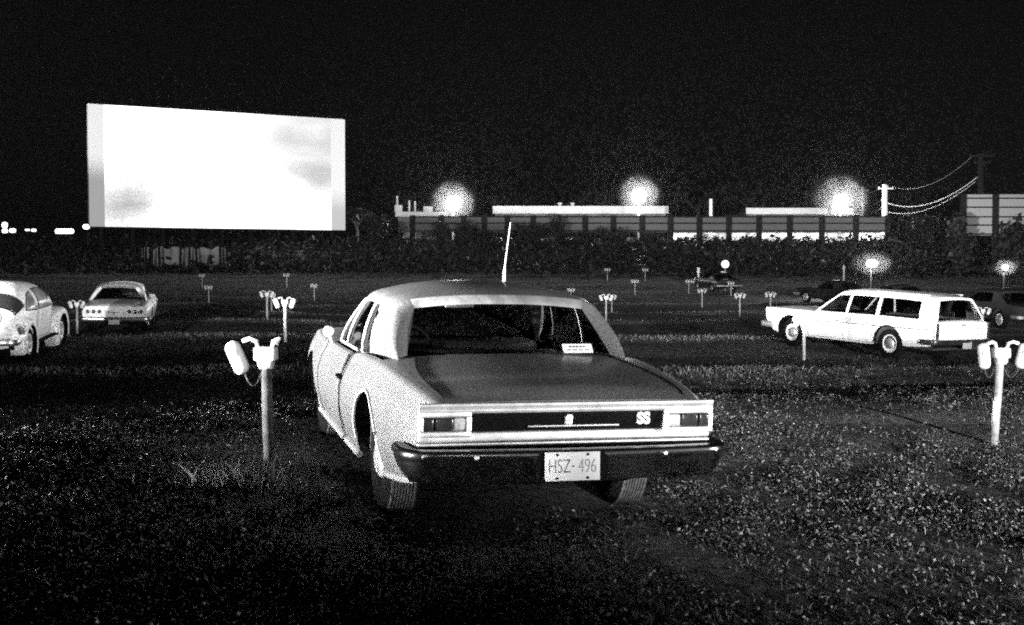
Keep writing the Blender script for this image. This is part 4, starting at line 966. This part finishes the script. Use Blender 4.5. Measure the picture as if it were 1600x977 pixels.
# ------------------------------------------------------------------ buildings, walls, lamps, poles beyond
def building(px0, px1, D, ytop, yfas, depth, label, extra=None, fmat='whitewash'):
    xa, xb = at(px0, D), at(px1, D); zt, zf = zat(ytop, D), zat(yfas, D); g0 = float(zg((xa + xb) / 2, D)) - .2
    root = empty('flat_roof_building', ((xa + xb) / 2, D, g0)); w_ = xb - xa
    q = MB(); q.box((0, depth / 2 + .4, (zf - g0) / 2), (w_ - .6, depth - .8, zf - g0 - .01)); q.build('wall', M['concrete'], root)
    q = MB(); q.box((0, .15, (zt + zf) / 2 - g0), (w_, .3, zt - zf), 0, None, .03); q.build('fascia', M[fmat], root)
    q = MB(); q.box((0, depth / 2 + .31, zf - g0 + .2), (w_ - .02, depth, .36)); q.build('roof', M['roofing'], root)
    for k in range(max(2, int(w_ / 4))):
        q = MB(); X = -w_ / 2 + 1.8 + k * 4
        if X < w_ / 2 - 1.5:
            q.box((X, .385, 1.5), (1.8, .02, 1.4)); q.build('window', M['lens'], root)
    return tag(root, label, 'building'), root
_, bd = building(770, 1044, 172, 322, 334, 12, 'long low building with bright white fascia behind the fence centre')
for px in (876, 896):
    q = MB(); X = at(px, 172) - bd.location.x; z = zat(322, 172) - bd.location.z; q.tube([(X, 3, z - .3), (X, 3, z + .35)], .16, 8); q.lathe([(0, .7), (.3, .55), (.34, .35), (.1, .3)], 12, 'z', (X, 3, z)); q.build('roof_vent', M['whitewash'], bd)
_, b2 = building(618, 700, 168, 331, 339, 8, 'small white low building with three roof pipes left of the lamp')
for px, top_y in ((620, 306), (639, 313), (648, 314)):
    q = MB(); X = at(px, 168) - b2.location.x; z = zat(331, 168) - b2.location.z; q.tube([(X, 1.0, z - .3), (X, 1.0, zat(top_y, 168) - b2.location.z)], .13, 8); q.build('roof_pipe', M['whitewash'], b2)
q = MB()
for a, bq, yy in ((616, 628, 320), (661, 676, 322)): q.box(((at(a, 168) + at(bq, 168)) / 2 - b2.location.x, 1.4, zat((yy + 331) / 2, 168) - b2.location.z), (at(bq, 168) - at(a, 168), 1.2, zat(yy, 168) - zat(331, 168)), 0, None, .1)
q.build('roof_cabinet', M['whitewash'], b2)
building(1165, 1332, 176, 325, 335, 10, 'low building with glowing white fascia under the right-hand lamp')
D = 152; q = MB(); xa, xb = at(1052, D), at(1386, D); N_ = 60
q.grid([[(x, D, float(zg(x, D)) - .2), (x, D, zat(364, D)), (x, D + .3, zat(364, D)), (x, D + .3, float(zg(x, D)) - .2)] for x in np.linspace(xa, xb, N_)]); tag(q.build('boundary_wall', M['whitewash']), 'bright white wall seen beneath the right half of the fence', 'wall')
M['lamp'] = emit('lamp_glow', 25.0)
def glare_fog(name, dens):  # scattering fog, added to make the glare halo round a lamp
    m = bpy.data.materials.new(name); m.use_nodes = True; t = m.node_tree; t.nodes.clear(); N = t.nodes.new
    o = N('ShaderNodeOutputMaterial'); v = N('ShaderNodeVolumePrincipled'); tc = N('ShaderNodeTexCoord'); g_ = N('ShaderNodeTexGradient'); g_.gradient_type = 'SPHERICAL'
    p = N('ShaderNodeMath'); p.operation = 'POWER'; p.inputs[1].default_value = 3.2; k = N('ShaderNodeMath'); k.operation = 'MULTIPLY'; k.inputs[1].default_value = dens
    nz = N('ShaderNodeTexNoise'); nz.inputs['Scale'].default_value = 2.2; nz.inputs['Detail'].default_value = 3; t.links.new(tc.outputs['Object'], nz.inputs['Vector'])
    ms = N('ShaderNodeMapRange'); ms.inputs[1].default_value = .3; ms.inputs[2].default_value = .7; ms.inputs[3].default_value = 0; ms.inputs[4].default_value = 2.0; t.links.new(nz.outputs[0], ms.inputs[0]); k2 = N('ShaderNodeMath'); k2.operation = 'MULTIPLY'
    t.links.new(tc.outputs['Object'], g_.inputs[0]); t.links.new(g_.outputs['Fac'], p.inputs[0]); t.links.new(p.outputs[0], k.inputs[0]); t.links.new(k.outputs[0], k2.inputs[0]); t.links.new(ms.outputs[0], k2.inputs[1])
    v.inputs['Color'].default_value = (1, 1, 1, 1); t.links.new(k2.outputs[0], v.inputs['Density']); t.links.new(v.outputs[0], o.inputs['Volume']); return m
M['glare_fog'] = glare_fog('lamp_glare_fog', .62)
def flood(px, py, D, label, rad, power, globe=2.6, squash=1.0, pm='post'):
    X = at(px, D); z = zat(py, D); g0 = float(zg(X, D)); root = empty('floodlight_post', (X, D, g0)); q = MB(); q.tube([(0, .2, -.3), (0, .2, z - g0 + rad * .5)], .14 if rad > .5 else .045, 8); q.build('post', M[pm], root)
    q = MB()
    for zz in np.linspace(-rad * .6, rad * .6, 3): q.box((0, .12, z - g0 + zz), (2 * math.sqrt(max(.02, rad * rad - zz * zz)), .06, .06))
    q.build('lamp_rack', M[pm], root)
    pts = [(0, 0)] + [(.62 * rad * math.cos(a), .62 * rad * math.sin(a) * squash) for a in np.arange(6) * math.pi / 3 + .3]
    for x, zz in pts:
        q = MB(); q.lathe([(0, -.16), (.5, -.14), (.85, -.06), (1.0, .05)], 14, 'y'); o = q.build('lamp', M['lamp'], root); o.scale = (rad * .36,) * 3; o.location = (x, -.02, z - g0 + zz)
    q = MB(); q.lathe([(math.cos(a), math.sin(a)) for a in np.linspace(-1.5707, 1.5707, 13)], 24, 'z'); o = q.build('glare_ball', M['glare_fog'], root); o.location = (0, 0, z - g0); o.scale = (globe, globe, globe * squash)  # the last mesh is an added fog ball for glare, not a fitting
    l = bpy.data.lights.new('floodlight', 'POINT'); l.energy = power; l.shadow_soft_size = rad * .3; lo = bpy.data.objects.new('floodlight', l); COL.objects.link(lo); lo.parent = root; lo.location = (0, -rad * .3 - .1, z - g0)
    return tag(root, label, 'floodlight', 'floodlights along the road')
flood(708, 318, 150, 'glaring floodlight beside the small white building with roof pipes', .9, 16000, 3.1)
flood(998, 306, 150, 'glaring floodlight above the right end of the long white fascia', .9, 16000, 2.9)
flood(1312, 316, 150, 'widest glaring floodlight, among lit leaves above the right-hand building', .9, 20000, 3.8)
flood(1362, 412, 80, 'low glaring lamp in the field above the wagon roof', .36, 4500, 1.45, .55, 'wood')
flood(1570, 418, 80, 'small low glaring lamp near the right edge', .2, 1400, .9, .7, 'wood')
# globe lamp and little marker lamps
def globe(px, py, D, rad, label):
    X = at(px, D); z = zat(py, D); g0 = float(zg(X, D)); root = empty('globe_lamp', (X, D, g0)); q = MB(); q.tube([(0, 0, -.2), (0, 0, z - g0 - rad * .9)], .05, 8, r2=.04); q.lathe([(.0, z - g0 - rad), (.16, z - g0 - rad), (.12, z - g0 - rad * .8), (0, z - g0 - rad * .8)], 12, 'z'); q.build('post', M['post'], root)
    q = MB(); q.lathe([(rad * math.cos(a), z - g0 + rad * math.sin(a)) for a in np.linspace(-1.5, 1.57, 14)], 20, 'z'); q.build('globe', emit('globe_glow', 1.6), root); return tag(root, label, 'lamp')
globe(1133, 413, 90, .27, 'round white globe lamp on a thin post in the far field')
q = MB(); D = 92; X = at(1091, D); g0 = float(zg(X, D)); q.tube([(0, 0, -.2), (0, 0, zat(428, D) - g0)], .06, 8); q.box((0, 0, zat(423, D) - g0), (.2, .14, .42), 0, None, .05); o = q.build('marker_post', M['whitewash']); o.location = (X, D, g0); tag(o, 'short pale marker post left of the globe lamp', 'post')
q = MB(); D = 84; X = at(1376, D); g0 = float(zg(X, D)); q.tube([(0, 0, -.2), (0, 0, zat(421, D) - g0)], .06, 8); q.box((0, 0, zat(418, D) - g0), (.16, .12, .3), 0, None, .04); o = q.build('marker_post', M['post']); o.location = (at(1318, D), D, float(zg(at(1318, D), D))); tag(o, 'short dim marker post left of the low glaring lamp', 'post')
q = MB(); D = 158; X = at(1110, D); g0 = float(zg(X, D)); q.tube([(0, 0, -.2), (0, 0, zat(311, D) - g0)], .20, 10); o = q.build('sign_pole', M['whitewash']); o.location = (X, D, g0); tag(o, 'stout white pole standing alone behind the fence', 'pole')
# lights along the road at far left
ML = 'lights along the road at far left'
for px, py, wpx, hpx, lb in [(9, 352, 8, 9, 'upper lamp of the stacked pair at the far left edge'), (9, 361, 9, 6, 'lower lamp of the stacked pair at the far left edge'), (21, 360.5, 10, 6, 'round road lamp right of the stacked pair'),
                     (54, 360, 7, 4, 'small road lamp midway between the left edge and the strip light'), (102, 361.5, 29, 7, 'long bright strip light left of the movie screen'), (136, 354.5, 10, 7, 'bright lamp touching the lower left corner of the movie screen'), (44, 359.5, 6, 2.5, 'faintest tiny road lamp between the left edge and the strip light')]:
    D = 145; X = at(px, D); z = zat(py, D); g0 = float(zg(X, D)); root = empty('road_lamp', (X, D, g0)); q = MB(); q.tube([(0, .3, -.2), (0, .3, z - g0)], .07, 6); q.build('post', M['wood'], root)
    q = MB(); q.box((0, 0, 0), (wpx / F_PX * D, .35, hpx / F_PX * D), 0, None, min(wpx, hpx) / F_PX * D * .42); o = q.build('lamp', emit('road_lamp_glow', 3.0), root); o.location = (0, 0, z - g0); tag(root, lb, 'lamp', ML)
# utility poles and wires
def upole(px, D, ytop, rad, arms, m, label):
    X = at(px, D); g0 = float(zg(X, D)); zt = zat(ytop, D) - g0; root = empty('utility_pole', (X, D, g0)); q = MB(); q.tube([(0, 0, -.3), (0, 0, zt)], rad * 1.1, 10, r2=rad); q.build('pole', m, root)
    for dz, hw in arms:
        q = MB(); q.box((0, -rad - .05, zt - dz), (2 * hw, .14, .16)); q.build('crossarm', m, root)
        for x in np.linspace(-hw * .92, hw * .92, 4):
            q = MB(); q.lathe([(.0, .24), (.07, .22), (.09, .1), (.05, .08), (.05, .06), (0, .06)], 8, 'z', (x, -rad - .05, zt - dz)); q.build('insulator', m, root)
    return tag(root, label, 'utility pole'), (X, D, zt + g0)
_, P1 = upole(1381, 148, 289, .30, [(.45, .85)], M['whitewash'], 'brightly lit white utility pole with one crossarm')
_, P0 = upole(1346, 190, 292, .16, [(.6, .75)], M['whitewash'], 'thin farther utility pole left of the bright white one')
_, P2 = upole(1530, 118, 240, .28, [(.25, 1.15), (.85, .75)], M['wood'], 'dark utility pole with two crossarms above the taller fence')
def wire(a, b, sag, r, label):
    A, B = Vector(a), Vector(b); n = 24; q = MB(); q.tube([tuple(A.lerp(B, k / n) - Vector((0, 0, sag * 4 * (k / n) * (1 - k / n)))) for k in range(n + 1)], r, 5); tag(q.build('overhead_wire', M['box']), label, 'wire', 'overhead wires')
wire((P2[0] - .3, P2[1], zat(277, 118)), (P1[0] + .2, P1[1], zat(317, 148)), 1.35, .032, 'thick sagging wire from the dark utility pole to the bright white one')
wire((P2[0] - .5, P2[1], zat(284, 118)), (P1[0] + .2, P1[1], zat(331, 148)), 1.2, .02, 'lowest sagging wire between the dark pole and the bright white one')
wire((P2[0] - .9, P2[1], zat(246, 118)), (P1[0] + .6, P1[1], zat(291, 148)), 1.3, .009, 'faint top wire between the dark pole and the bright white one')
wire((P1[0] - .6, P1[1], zat(292, 148)), (P0[0] + .4, P0[1], zat(297, 190)), .5, .025, 'upper wire between the bright white pole and the thin one')
wire((P1[0] - .2, P1[1], zat(310, 148)), (P0[0] + .8, P0[1], zat(323, 190)), .2, .025, 'middle wire from the bright white pole running left')
wire((P1[0] - .2, P1[1], zat(322, 148)), (at(1355, 185), 185, zat(333, 185)), .3, .035, 'low wire from the bright white pole down to the left')
# bushes along the top of the bank (silhouettes) and beyond
SG = 'dark shrubs along the top of the bank'
for px, wpx, ty, lb in [(585, 60, 336, 'dark shrub left of the fence end below the small building'), (690, 40, 345, 'shrub before the left end of the fence, left of the lamp glare'), (733, 50, 342, 'shrub below the left lamp glare'),
                        (808, 40, 345, 'shrub just right of the car antenna tip'), (840, 44, 350, 'rounded shrub second right of the antenna tip'), (871, 30, 336, 'pointed shrub covering a fence post right of the antenna'),
                        (905, 60, 362, 'low wide shrub before the fence centre'), (941, 40, 352, 'shrub before the fence left of the middle lamp'), (968, 34, 353, 'shrub just below left of the middle lamp'), (1018, 44, 361, 'low shrub below right of the middle lamp'),
                        (1097, 44, 360, 'shrub hiding the left end of the white wall'), (1168, 30, 369, 'small shrub before the white wall'), (1440, 120, 332, 'broad dark shrub between the long fence and the taller one'), (1400, 60, 362, 'low shrub at the right end of the long fence'), (1500, 46, 334, 'shrub hiding the left edge of the taller fence'), (1590, 62, 334, 'round shrub before the taller fence at the right edge')]:
    shrub(px, 136 if px < 1480 else 108, wpx, ty, lb, 1100, SG)
tree(557, 150, 52, 322, 350, 'pale lit bushy tree at the right edge of the movie screen', 1500)
tree(1295, 168, 110, 276, 318, 'tree lit by the right-hand floodlight', 2600)
tree(1090, 205, 110, 288, 322, 'dark round tree left of the lone white pole'); tree(1180, 205, 150, 284, 322, 'dark broad tree right of the lone white pole'); tree(1240, 210, 90, 288, 322, 'dark tree between the broad tree and the lit tree')
tree(1425, 190, 100, 300, 328, 'loose pale tree behind the overhead wires', 1800); tree(800, 205, 90, 304, 322, 'dark tree above the left end of the long white fascia'); tree(655, 205, 110, 292, 325, 'dark tree behind the roof pipes')
tree(940, 205, 70, 300, 318, 'small dark tree left of the middle lamp')
# thick undergrowth on the bank: one dark mass
n = 26000; X = rng.uniform(-58, 62, n); Y = rng.uniform(107, 137, n); Z = zg(X, Y) + np.abs(rng.normal(0, .35, n)); C = np.stack([X, Y, Z], -1)
a = rng.normal(0, 1, (n, 3)); b_ = rng.normal(0, 1, (n, 3)); s = rng.uniform(.15, .42, (n, 1))
a = a / np.linalg.norm(a, axis=1)[:, None] * s; b_ = b_ / np.linalg.norm(b_, axis=1)[:, None] * s * .6
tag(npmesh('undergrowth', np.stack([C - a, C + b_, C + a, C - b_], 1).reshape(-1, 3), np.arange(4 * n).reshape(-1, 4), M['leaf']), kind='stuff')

# ------------------------------------------------------------------ night haze
q = MB(); q.box((0, 90, 9.0), (700, 360, 30.0)); hz = q.build('haze', bpy.data.materials.new('haze'), smooth=False); tag(hz, kind='stuff')
hm = hz.data.materials[0]; hm.use_nodes = True; t = hm.node_tree; t.nodes.clear(); o_ = t.nodes.new('ShaderNodeOutputMaterial'); pv = t.nodes.new('ShaderNodeVolumePrincipled')
pv.inputs['Color'].default_value = (.9, .9, .9, 1); pv.inputs['Density'].default_value = 0.00006; pv.inputs['Anisotropy'].default_value = 0.8
t.links.new(pv.outputs[0], o_.inputs['Volume'])
